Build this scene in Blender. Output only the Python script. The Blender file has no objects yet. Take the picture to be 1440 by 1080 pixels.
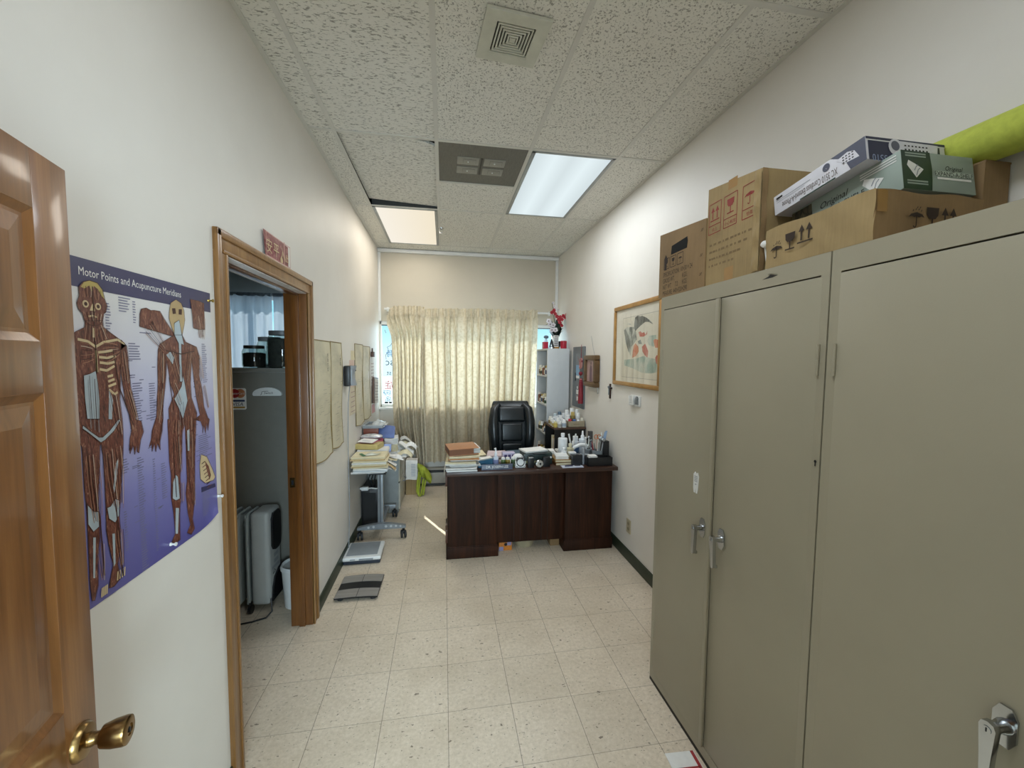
import bpy, bmesh, math, random
from mathutils import Matrix, Vector, Euler
random.seed(7)
SC = bpy.context.scene
COL = SC.collection
PI = math.pi
XL, XR, CH, YB, YE = -0.816, 1.5255, 3.052, 5.42, 0.08   # room: left wall, right wall, ceiling, window wall, entry wall

# ------------------------------------------------------------------ colour and materials
def lin(c):
    return c / 12.92 if c <= 0.04045 else ((c + 0.055) / 1.055) ** 2.4
def rgb(h):
    if isinstance(h, str):
        h = h.lstrip('#'); return tuple(lin(int(h[i:i+2], 16) / 255) for i in (0, 2, 4))
    return tuple(h)
MATS = {}
class NT:
    def __init__(s, name):
        s.m = bpy.data.materials.new(name); s.m.use_nodes = True
        s.t = s.m.node_tree; s.t.nodes.clear()
        s.out = s.n('ShaderNodeOutputMaterial')
    def n(s, typ, **k):
        nd = s.t.nodes.new(typ)
        for a, v in k.items():
            if a.startswith('i_'):
                key = a[2:].replace('_', ' ')
                nd.inputs[int(key) if key.isdigit() else key].default_value = v
            else: setattr(nd, a, v)
        return nd
    def l(s, a, b): s.t.links.new(a, b)
    def coords(s, scale=(1, 1, 1), kind='Object', rot=(0, 0, 0)):
        tc = s.n('ShaderNodeTexCoord'); mp = s.n('ShaderNodeMapping')
        mp.inputs['Scale'].default_value = scale; mp.inputs['Rotation'].default_value = rot
        s.l(tc.outputs[kind], mp.inputs['Vector']); return mp.outputs['Vector']
    def noise(s, vec, scale, detail=3, rough=.55, dist=0):
        nd = s.n('ShaderNodeTexNoise'); nd.inputs['Scale'].default_value = scale; nd.inputs['Detail'].default_value = detail
        nd.inputs['Roughness'].default_value = rough; nd.inputs['Distortion'].default_value = dist
        s.l(vec, nd.inputs['Vector']); return nd.outputs['Fac']
    def ramp(s, fac, stops, interp='LINEAR'):
        r = s.n('ShaderNodeValToRGB'); r.color_ramp.interpolation = interp
        els = r.color_ramp.elements
        while len(els) < len(stops): els.new(.5)
        for e, (p, c) in zip(els, stops):
            e.position = p; e.color = (*c, 1) if len(c) == 3 else c
        s.l(fac, r.inputs['Fac']); return r.outputs['Color']
    def mix(s, fac, a, b, mode='MIX'):
        m = s.n('ShaderNodeMix', data_type='RGBA', blend_type=mode)
        for v, i in ((fac, 0), (a, 6), (b, 7)):
            if hasattr(v, 'is_linked') or hasattr(v, 'node'): s.l(v, m.inputs[i])
            elif i == 0: m.inputs[0].default_value = v
            else: m.inputs[i].default_value = (*v, 1)
        return m.outputs[2]
    def math(s, op, a, b=0, c=0):
        m = s.n('ShaderNodeMath', operation=op)
        for v, i in ((a, 0), (b, 1), (c, 2)):
            if hasattr(v, 'node'): s.l(v, m.inputs[i])
            else: m.inputs[i].default_value = v
        return m.outputs[0]
    def bsdf(s, col, rough=.5, metal=0, bump=None, bstr=.2, bdist=.002, coat=0, spec=.5, sheen=0, ior=None):
        b = s.n('ShaderNodeBsdfPrincipled')
        if hasattr(col, 'node'): s.l(col, b.inputs['Base Color'])
        else: b.inputs['Base Color'].default_value = (*col, 1)
        if hasattr(rough, 'node'): s.l(rough, b.inputs['Roughness'])
        else: b.inputs['Roughness'].default_value = rough
        b.inputs['Metallic'].default_value = metal
        b.inputs['Coat Weight'].default_value = coat
        b.inputs['Coat Roughness'].default_value = .12
        b.inputs['Specular IOR Level'].default_value = spec
        if sheen: b.inputs['Sheen Weight'].default_value = sheen
        if bump is not None:
            bn = s.n('ShaderNodeBump'); bn.inputs['Strength'].default_value = bstr; bn.inputs['Distance'].default_value = bdist
            s.l(bump, bn.inputs['Height']); s.l(bn.outputs['Normal'], b.inputs['Normal'])
        s.l(b.outputs[0], s.out.inputs['Surface']); return b

def M(name, h, rough=.5, metal=0, var=.08, scale=14, bump=0, bscale=90, coat=0, spec=.5, stretch=(1, 1, 1)):
    """everyday painted, plastic, paper or metal surface with a little procedural variation"""
    if name in MATS: return MATS[name]
    t = NT(name); c = rgb(h); v = t.coords(stretch)
    f = t.noise(v, scale, 4)
    col = t.ramp(f, [(.3, tuple(x * (1 - var) for x in c)), (.7, tuple(min(1, x * (1 + var)) for x in c))])
    bp = t.noise(v, bscale, 3) if bump else None
    t.bsdf(col, rough, metal, bp, bump, .002, coat, spec)
    MATS[name] = t.m; return t.m
def emis(name, h, strength):
    if name in MATS: return MATS[name]
    t = NT(name); e = t.n('ShaderNodeEmission'); e.inputs[0].default_value = (*rgb(h), 1); e.inputs[1].default_value = strength
    t.l(e.outputs[0], t.out.inputs['Surface']); MATS[name] = t.m; return t.m
def thin_glass(name, tint='#ffffff', gloss=.9, rough=.02):
    if name in MATS: return MATS[name]
    t = NT(name); tr = t.n('ShaderNodeBsdfTransparent'); tr.inputs[0].default_value = (*rgb(tint), 1)
    g = t.n('ShaderNodeBsdfGlossy'); g.inputs['Roughness'].default_value = rough
    lw = t.n('ShaderNodeLayerWeight'); lw.inputs[0].default_value = .5      # same reflectance from either side of the sheet
    f = t.math('MULTIPLY', t.math('ADD', .04, t.math('MULTIPLY', t.math('POWER', lw.outputs['Facing'], 5), .96)), gloss)
    mx = t.n('ShaderNodeMixShader'); t.l(f, mx.inputs[0]); t.l(tr.outputs[0], mx.inputs[1]); t.l(g.outputs[0], mx.inputs[2])
    t.l(mx.outputs[0], t.out.inputs['Surface']); MATS[name] = t.m; return t.m
def wood(name, dark, mid, light, axis='z', scale=1.0, rough=.4, coat=.2, streak=1.0, spec=.5):
    if name in MATS: return MATS[name]
    t = NT(name)
    st = {'z': (1, 1, .06), 'y': (1, .06, 1), 'x': (.06, 1, 1)}[axis]
    v = t.coords(tuple(a * scale for a in st))
    n1 = t.noise(v, 9, 5, .6, 1.2); n2 = t.noise(v, 70, 3, .7, .3)
    f = t.math('ADD', t.math('MULTIPLY', n1, .65), t.math('MULTIPLY', n2, .35 * streak))
    col = t.ramp(f, [(.32, rgb(dark)), (.5, rgb(mid)), (.68, rgb(light))])
    t.bsdf(col, rough, 0, n2, .12, .001, coat, spec)
    MATS[name] = t.m; return t.m
def cardboard(name, h):
    if name in MATS: return MATS[name]
    t = NT(name); c = rgb(h); v = t.coords()
    n1 = t.noise(v, 5, 5, .6); n2 = t.noise(t.coords((1, 1, .03)), 160, 2)
    f = t.math('ADD', t.math('MULTIPLY', n1, .75), t.math('MULTIPLY', n2, .25))
    col = t.ramp(f, [(.3, tuple(x * .78 for x in c)), (.55, c), (.75, tuple(min(1, x * 1.14) for x in c))])
    t.bsdf(col, .75, 0, n1, .25, .004, 0, .3); MATS[name] = t.m; return t.m
def map_range_edge(t, frac, w):     # 1 on a line of half width w around whole numbers
    d = t.math('ABSOLUTE', t.math('SUBTRACT', t.math('FRACT', t.math('ADD', frac, .5)), .5))
    return t.math('LESS_THAN', d, w)
def floor_mat():
    t = NT('vinyl_floor_tile'); tc = t.n('ShaderNodeTexCoord'); sp = t.n('ShaderNodeSeparateXYZ'); t.l(tc.outputs['Object'], sp.inputs[0])
    fx = t.math('DIVIDE', t.math('SUBTRACT', sp.outputs[0], .0187), .3048); fy = t.math('DIVIDE', t.math('SUBTRACT', sp.outputs[1], 1.8599), .3048)
    line = t.math('MAXIMUM', map_range_edge(t, fx, .0045), t.math('MULTIPLY', map_range_edge(t, fy, .0042), .75))
    # tile-to-tile shift of tone
    cx = t.n('ShaderNodeCombineXYZ'); t.l(t.math('FLOOR', fx), cx.inputs[0]); t.l(t.math('FLOOR', fy), cx.inputs[1])
    wn = t.n('ShaderNodeTexWhiteNoise', noise_dimensions='2D'); t.l(cx.outputs[0], wn.inputs['Vector'])
    v = t.coords(); big = t.noise(v, 2.2, 5, .6); fine = t.noise(v, 55, 4, .7)
    base = t.ramp(fine, [(.3, rgb('#c8b9a3')), (.55, rgb('#dacbb6')), (.75, rgb('#e4d8c6'))])
    base = t.mix(t.math('MULTIPLY', wn.outputs['Value'], .16), base, rgb('#a99f8b'))
    wear = t.ramp(big, [(.42, (0, 0, 0)), (.62, (1, 1, 1))])
    base = t.mix(t.math('MULTIPLY', wear, .28), base, rgb('#a8977c'))
    vo = t.n('ShaderNodeTexVoronoi'); vo.inputs['Scale'].default_value = 46; vo.inputs['Randomness'].default_value = 1
    dv = t.n('ShaderNodeVectorMath', operation='ADD'); nc = t.n('ShaderNodeTexNoise'); nc.inputs['Scale'].default_value = 60
    t.l(v, nc.inputs['Vector']); sc = t.n('ShaderNodeVectorMath', operation='SCALE'); sc.inputs['Scale'].default_value = .02
    t.l(nc.outputs['Color'], sc.inputs[0]); mp = t.n('ShaderNodeMapping'); mp.inputs['Scale'].default_value = (.55, 1, 1)
    t.l(v, mp.inputs['Vector']); t.l(mp.outputs[0], dv.inputs[0]); t.l(sc.outputs[0], dv.inputs[1]); t.l(dv.outputs[0], vo.inputs['Vector'])
    wn2 = t.n('ShaderNodeSeparateColor'); t.l(vo.outputs['Color'], wn2.inputs[0])
    size = t.math('MULTIPLY', t.math('POWER', wn2.outputs[0], 2.2), .22)
    chip = t.math('LESS_THAN', vo.outputs['Distance'], size)
    ccol = t.mix(wn2.outputs[1], rgb('#55493a'), rgb('#8d8270'))
    base = t.mix(t.math('MULTIPLY', chip, .8), base, ccol)
    v2 = t.n('ShaderNodeTexVoronoi'); v2.inputs['Scale'].default_value = 88; t.l(dv.outputs[0], v2.inputs['Vector']); sc2 = t.n('ShaderNodeSeparateColor'); t.l(v2.outputs['Color'], sc2.inputs[0])
    chip2 = t.math('LESS_THAN', v2.outputs['Distance'], t.math('MULTIPLY', t.math('POWER', sc2.outputs[0], 1.6), .30))
    base = t.mix(t.math('MULTIPLY', chip2, .62), base, t.mix(sc2.outputs[1], rgb('#6a5f4e'), rgb('#b0a692')))
    base = t.mix(t.math('MULTIPLY', line, .7), base, rgb('#4c4234'))
    r = t.math('ADD', .28, t.math('MULTIPLY', big, .25))
    t.bsdf(base, r, 0, fine, .05, .001, 0, .45); return t.m
def ceiling_mat(name, stretch, base='#e9e7df'):
    t = NT(name); v = t.coords(stretch); n = t.noise(v, 105, 3, .6, .6); n2 = t.noise(t.coords(), 230, 2)
    pits = t.ramp(n, [(.0, (0, 0, 0)), (.385, (0, 0, 0)), (.44, (1, 1, 1))])
    col = t.mix(pits, rgb('#9f9d95'), rgb(base)); col = t.mix(t.math('MULTIPLY', n2, .25), col, rgb('#c9c6bc'))
    t.bsdf(col, .95, 0, pits, .5, .004, 0, .1); return t.m
def wall_mat():
    t = NT('wall_paint'); v = t.coords(); n = t.noise(v, 1.3, 5, .6); f = t.noise(v, 260, 3)
    col = t.ramp(n, [(.3, rgb('#d8d3ca')), (.7, rgb('#e0dcd4'))])
    t.bsdf(col, .48, 0, f, .10, .001, 0, .35); return t.m
def curtain_mat():
    t = NT('brocade_curtain'); v = t.coords(); vo = t.n('ShaderNodeTexVoronoi', feature='SMOOTH_F1'); vo.inputs['Scale'].default_value = 30
    t.l(v, vo.inputs['Vector']); n = t.noise(v, 46, 4, .6, 2.0)
    f = t.math('ADD', t.math('MULTIPLY', n, .75), t.math('MULTIPLY', vo.outputs['Distance'], .45))
    fig = t.ramp(f, [(.50, (0, 0, 0)), (.58, (1, 1, 1))])
    col = t.mix(fig, rgb('#d2c6ab'), rgb('#ddd2ba')); weave = t.noise(v, 420, 2)
    b = t.bsdf(col, .65, 0, weave, .15, .001, 0, .3, sheen=.15)
    tl = t.n('ShaderNodeBsdfTranslucent'); tcol = t.mix(fig, rgb('#cdbc9f'), rgb('#e0d4bf')); t.l(tcol, tl.inputs[0])
    mx = t.n('ShaderNodeMixShader'); mx.inputs[0].default_value = .2; t.l(b.outputs[0], mx.inputs[1]); t.l(tl.outputs[0], mx.inputs[2])
    t.l(mx.outputs[0], t.out.inputs['Surface']); return t.m
def sheer_mat():
    t = NT('sheer_white_curtain'); v = t.coords((1, 1, .1)); n = t.noise(v, 14, 3)
    col = t.ramp(n, [(.3, rgb('#b3bfd0')), (.7, rgb('#cdd6e2'))]); b = t.bsdf(col, .8)
    tl = t.n('ShaderNodeBsdfTranslucent'); t.l(col, tl.inputs[0]); mx = t.n('ShaderNodeMixShader'); mx.inputs[0].default_value = .28
    t.l(b.outputs[0], mx.inputs[1]); t.l(tl.outputs[0], mx.inputs[2]); t.l(mx.outputs[0], t.out.inputs['Surface']); return t.m
def muscle_mat():
    t = NT('printed_muscle'); n = t.noise(t.coords((1, 1.6, .35)), 115, 4, .72, 1.2)
    col = t.ramp(n, [(.33, rgb('#3a1f1a')), (.47, rgb('#64362b')), (.58, rgb('#7b4a3a')), (.68, rgb('#a87f66')), (.75, rgb('#cbb396'))]); t.bsdf(col, .35, coat=.25); return t.m
def poster_paper():
    t = NT('poster_paper'); sp = t.n('ShaderNodeSeparateXYZ'); tc = t.n('ShaderNodeTexCoord'); t.l(tc.outputs['Object'], sp.inputs[0])
    f = t.math('DIVIDE', sp.outputs[2], .81)
    n = t.noise(t.coords(), 6, 3); f = t.math('ADD', f, t.math('MULTIPLY', t.math('SUBTRACT', n, .5), .08))
    col = t.ramp(f, [(.02, rgb('#5a5796')), (.3, rgb('#8482b6')), (.62, rgb('#b9b8d0')), (.9, rgb('#d8d6d4'))])
    t.bsdf(col, .3, coat=.5); return t.m
def ink_mat(name, base, ink, scale=40, stretch=(1, 1, .5), lo=.5, hi=.62):
    t = NT(name); n = t.noise(t.coords(stretch), scale, 4, .6, 1.0)
    t.bsdf(t.ramp(n, [(lo, rgb(base)), (hi, rgb(ink))]), .5); return t.m

PAINT = wall_mat(); BACKW = M('back_wall_paint', '#c6bdac', .5, var=.03, scale=2); FLOOR = floor_mat(); TILE = ceiling_mat('ceiling_tile_board', (1, 1, 1)); TILE2 = ceiling_mat('ceiling_tile_fissured', (.42, 1.1, 1))
GRID = M('grid_metal', '#d2d0c8', .5, var=.03)
WHITE = M('white_paint', '#e4e4e2', .45, var=.03); OAK = wood('oak', '#5d3f1c', '#80592c', '#98703f', 'z', 1, .38, .35)
OAKX = wood('oak_cross', '#5d3f1c', '#80592c', '#98703f', 'y', 1, .38, .35)
DOORW = wood('door_oak', '#66401d', '#80532a', '#976a3c', 'z', 1, .36, .4); DOORX = wood('door_oak_rail', '#66401d', '#80532a', '#976a3c', 'y', 1, .36, .4)
JAMB = wood('jamb_wood', '#45280f', '#653d17', '#7b4e22', 'z', 1, .32, .4)
DESK = wood('desk_walnut', '#1a0c05', '#2c170b', '#452513', 'z', 1, .62, 0, 1, .2); DESKX = wood('desk_walnut_top', '#23130b', '#372015', '#482d20', 'x', 1, .4, .12)
STEEL = M('cabinet_paint', '#9c9581', .42, var=.035, scale=3, bump=.06, bscale=240); STEEL2 = M('cabinet_inside', '#3d3b34', .7)
CHROME = M('chrome', '#b9bcbf', .14, 1, var=.05); BRASS = M('brass', '#8f744a', .24, 1, var=.08)
BLACK = M('black_plastic', '#131416', .4, var=.2); RUBBER = M('dark_rubber', '#232629', .6); GREYP = M('grey_plastic', '#8d9296', .45)
GREYM = M('grey_metal', '#7d8286', .4, .3); WPLAS = M('white_plastic', '#dfe0de', .35, var=.04); PAPER = M('paper', '#e3e2de', .7, var=.05, scale=30)
CREAM = M('cream_paper', '#d9cfae', .7, var=.07, scale=20); MANILA = M('manila', '#cbb284', .7, var=.08); KRAFT = cardboard('kraft', '#9f8860')
KRAFT2 = cardboard('kraft_brown', '#917653'); TAPE = M('brown_tape', '#9a7440', .3, var=.1); INK = M('black_ink', '#1d1b1a', .7); REDINK = M('red_ink', '#8d2d25', .6)
GREYINK = M('faded_ink', '#7d6746', .8); TEXTINK = M('print_text', '#74728c', .5); CURT = curtain_mat(); SHEER = sheer_mat(); MUSC = muscle_mat()
GLASS = thin_glass('window_glass', '#f4fbfb'); JARG = thin_glass('jar_glass', '#e2ebe8', 1.2, .03); GREEN = M('green_base', '#2e3829', .45, var=.15)

# ------------------------------------------------------------------ mesh builder
_TXT = {}
def text_geo(body, align='LEFT'):
    k = (body, align)
    if k not in _TXT:
        cu = bpy.data.curves.new('t', 'FONT'); cu.body = body; cu.size = 1; cu.align_x = align; cu.resolution_u = 2
        o = bpy.data.objects.new('t', cu); COL.objects.link(o); bpy.context.view_layer.update()
        me = bpy.data.meshes.new_from_object(o.evaluated_get(bpy.context.evaluated_depsgraph_get()))
        _TXT[k] = ([tuple(v.co) for v in me.vertices], [tuple(p.vertices) for p in me.polygons])
        bpy.data.objects.remove(o); bpy.data.curves.remove(cu); bpy.data.meshes.remove(me)
    return _TXT[k]
def frame(o, right, up):
    r = Vector(right).normalized(); u = Vector(up).normalized(); n = r.cross(u)
    m = Matrix((r, u, n)).transposed().to_4x4(); m.translation = Vector(o); return m
def FL(y, z, d=.001): return frame((XL + d, y, z), (0, 1, 0), (0, 0, 1))          # on the left wall
def FR(y, z, d=.001): return frame((XR - d, y, z), (0, -1, 0), (0, 0, 1))         # on the right wall
def FF(x, y, z): return frame((x, y, z), (1, 0, 0), (0, 0, 1))                     # facing the entry (-y)
def RZ(a): return Matrix.Rotation(a, 4, 'Z')
class MB:
    def __init__(s): s.bm = bmesh.new(); s.mats = []
    def mi(s, m):
        if m not in s.mats: s.mats.append(m)
        return s.mats.index(m)
    def _tag(s, faces, m, smooth=True):
        i = s.mi(m)
        for f in faces: f.material_index = i; f.smooth = smooth
    def box(s, c, sz, m, R=None, bev=0, seg=2):
        r = bmesh.ops.create_cube(s.bm, size=1); vs = r['verts']
        bmesh.ops.scale(s.bm, vec=sz, verts=vs)
        R = R if R is not None else Matrix.Identity(4)
        T = R @ Matrix.Translation(c) if R.translation.length > 1e-9 else Matrix.Translation(c) @ R     # a placed frame, or a turn about the box's own centre
        fs = list({f for v in vs for f in v.link_faces})
        if bev:
            es = list({e for v in vs for e in v.link_edges})
            bb = bmesh.ops.bevel(s.bm, geom=es, offset=min(bev, min(sz) * .49), segments=seg, affect='EDGES', profile=.6)
            fs = list(set([f for f in fs if f.is_valid]) | set(bb['faces'])); vs = list({v for f in fs for v in f.verts})
        bmesh.ops.transform(s.bm, matrix=T, verts=vs); s._tag(fs, m); return s
    def bx(s, lo, hi, m, bev=0):
        return s.box([(a + b) / 2 for a, b in zip(lo, hi)], [abs(b - a) for a, b in zip(lo, hi)], m, None, bev)
    def poly(s, pts, m, T=None, z=0, flat=True):
        vs = [s.bm.verts.new((T @ Vector((p[0], p[1], z))) if T is not None else Vector(p)) for p in pts]
        try: f = s.bm.faces.new(vs)
        except ValueError: return s
        s._tag([f], m, False); return s
    def prism(s, pts, T, d, m):
        n = len(pts); a = [s.bm.verts.new(T @ Vector((p[0], p[1], 0))) for p in pts]; b = [s.bm.verts.new(T @ Vector((p[0], p[1], d))) for p in pts]
        fs = [s.bm.faces.new(b), s.bm.faces.new(a[::-1])] + [s.bm.faces.new((a[i], a[(i + 1) % n], b[(i + 1) % n], b[i])) for i in range(n)]
        s._tag(fs, m); return s
    def lathe(s, prof, c, m, seg=20, T=None, sq=(1, 1)):
        R = T if T is not None else Matrix.Translation(c); rings = []
        for r, z in prof:
            if r < 1e-6: rings.append([s.bm.verts.new(R @ Vector((0, 0, z)))])
            else: rings.append([s.bm.verts.new(R @ Vector((r * sq[0] * math.cos(2 * PI * k / seg), r * sq[1] * math.sin(2 * PI * k / seg), z))) for k in range(seg)])
        fs = []
        for A, B in zip(rings, rings[1:]):
            for k in range(seg):
                k2 = (k + 1) % seg
                if len(A) == 1 and len(B) == 1: continue
                q = (A[0], B[k2], B[k]) if len(A) == 1 else (A[k], A[k2], B[0]) if len(B) == 1 else (A[k], A[k2], B[k2], B[k])
                fs.append(s.bm.faces.new(q))
        s._tag(fs, m); return s
    def cyl(s, c, r, h, m, seg=18, T=None, r2=None, bev=0):
        r2 = r if r2 is None else r2; b = bev
        pr = [(0, 0), (r - b, 0), (r, b), (r2, h - b), (r2 - b, h), (0, h)] if b else [(0, 0), (r, 0), (r2, h), (0, h)]
        return s.lathe(pr, c, m, seg, T)
    def tube(s, pts, r, m, seg=8, closed=False, rs=None):
        pts = [Vector(p) for p in pts]; n = len(pts); rings = []; up = None
        for i, p in enumerate(pts):
            a = pts[(i - 1) % n] if closed else pts[max(i - 1, 0)]; b = pts[(i + 1) % n] if closed else pts[min(i + 1, n - 1)]
            d = (b - a).normalized()
            if up is None: up = d.orthogonal().normalized()
            up = (up - d * up.dot(d)).normalized(); q = d.cross(up); rr = rs[i] if rs else r
            rings.append([s.bm.verts.new(p + rr * (math.cos(2 * PI * k / seg) * up + math.sin(2 * PI * k / seg) * q)) for k in range(seg)])
        fs = []
        for i in range(n if closed else n - 1):
            A, B = rings[i], rings[(i + 1) % n]
            fs += [s.bm.faces.new((A[k], A[(k + 1) % seg], B[(k + 1) % seg], B[k])) for k in range(seg)]
        if not closed: fs += [s.bm.faces.new(rings[0][::-1]), s.bm.faces.new(rings[-1])]
        s._tag(fs, m); return s
    def ball(s, c, r, m, sq=(1, 1, 1), seg=14, T=None):
        R = Matrix.Translation(c) @ (T if T is not None else Matrix.Identity(4)) @ Matrix.Diagonal((*sq, 1))
        return s.lathe([(r * math.sin(PI * k / 8), -r * math.cos(PI * k / 8)) for k in range(9)], c, m, seg, R)
    def grid(s, fn, nu, nv, m, closed_u=False):
        g = [[s.bm.verts.new(fn(i / nu, j / nv)) for j in range(nv + 1)] for i in range(nu if closed_u else nu + 1)]
        fs = []
        for i in range(nu):
            i2 = (i + 1) % len(g)
            for j in range(nv): fs.append(s.bm.faces.new((g[i][j], g[i2][j], g[i2][j + 1], g[i][j + 1])))
        s._tag(fs, m); return s
    def text(s, body, size, T, m, align='LEFT', sx=1, z=.0006, italic=0):
        vs, ps = text_geo(body, align); nv = [s.bm.verts.new(T @ Vector((v[0] * size * sx + v[1] * size * italic, v[1] * size, z))) for v in vs]
        fs = []
        for p in ps:
            try: fs.append(s.bm.faces.new([nv[i] for i in p]))
            except ValueError: pass
        s._tag(fs, m, False); return s
    def line(s, pts, w, m, T, z=.0008):      # printed stroke of width w
        for a, b in zip(pts, pts[1:]):
            a = Vector((a[0], a[1])); b = Vector((b[0], b[1])); d = (b - a)
            if d.length < 1e-6: continue
            d.normalize(); n = Vector((-d.y, d.x)) * w / 2
            s.poly([a - n, b - n, b + n, a + n], m, T, z)
        return s
    def rect(s, x0, y0, x1, y1, m, T, z=.0005): return s.poly([(x0, y0), (x1, y0), (x1, y1), (x0, y1)], m, T, z)
    def outline(s, x0, y0, x1, y1, w, m, T, z=.0008): return s.line([(x0, y0), (x1, y0), (x1, y1), (x0, y1), (x0, y0)], w, m, T, z)
    def disc(s, x, y, r, m, T, z=.0008, seg=18, sq=1): return s.poly([(x + r * math.cos(2 * PI * k / seg), y + r * sq * math.sin(2 * PI * k / seg)) for k in range(seg)], m, T, z)
def wmat(o):
    m = Matrix.Identity(4)
    while o is not None:
        m = (Matrix.Translation(o.location) @ o.rotation_euler.to_matrix().to_4x4()) @ m; o = o.parent
    return m
def setp(o, label=None, cat=None, group=None, kind=None):
    for k, v in (('label', label), ('category', cat), ('group', group), ('kind', kind)):
        if v: o[k] = v
    return o
def done(mb, name, parent=None, label=None, cat=None, group=None, kind=None, local=False, origin=None, ang=38):
    """link one mesh object; world-space geometry is moved into the parent's frame (or to its own base point)"""
    bm = mb.bm
    bmesh.ops.recalc_face_normals(bm, faces=[f for f in bm.faces if f.smooth])
    if parent is not None:
        if not local: bmesh.ops.transform(bm, matrix=wmat(parent).inverted(), verts=bm.verts)
        loc = Vector((0, 0, 0))
    else:
        if origin is None:
            xs = [v.co for v in bm.verts]; lo = [min(v[i] for v in xs) for i in range(3)]; hi = [max(v[i] for v in xs) for i in range(3)]
            loc = Vector(((lo[0] + hi[0]) / 2, (lo[1] + hi[1]) / 2, lo[2]))
        else: loc = Vector(origin)
        bmesh.ops.translate(bm, vec=-loc, verts=bm.verts)
    me = bpy.data.meshes.new(name); bm.to_mesh(me); bm.free()
    for m in mb.mats: me.materials.append(m)
    if any(p.use_smooth for p in me.polygons): me.set_sharp_from_angle(angle=math.radians(ang))
    o = bpy.data.objects.new(name, me); COL.objects.link(o); o.location = loc
    if parent is not None: o.parent = parent
    return setp(o, label, cat, group, kind)
def thing(name, label, cat, loc=(0, 0, 0), rz=0, group=None, kind=None):
    o = bpy.data.objects.new(name, None); COL.objects.link(o); o.location = loc; o.rotation_euler = (0, 0, rz); o.empty_display_size = .1
    return setp(o, label, cat, group, kind)
def dup(root, loc, rz=None, label=None, group=None):
    r = root.copy(); COL.objects.link(r); r.location = loc
    if rz is not None: r.rotation_euler = (0, 0, rz)
    setp(r, label, None, group)
    for ch in list(root.children):
        c = ch.copy(); COL.objects.link(c); c.parent = r
        for g in list(ch.children):
            d = g.copy(); COL.objects.link(d); d.parent = c
    return r
ORD = ['first', 'second', 'third', 'fourth', 'fifth', 'sixth', 'seventh', 'eighth', 'ninth', 'tenth', 'eleventh', 'twelfth', 'thirteenth', 'fourteenth']
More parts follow.
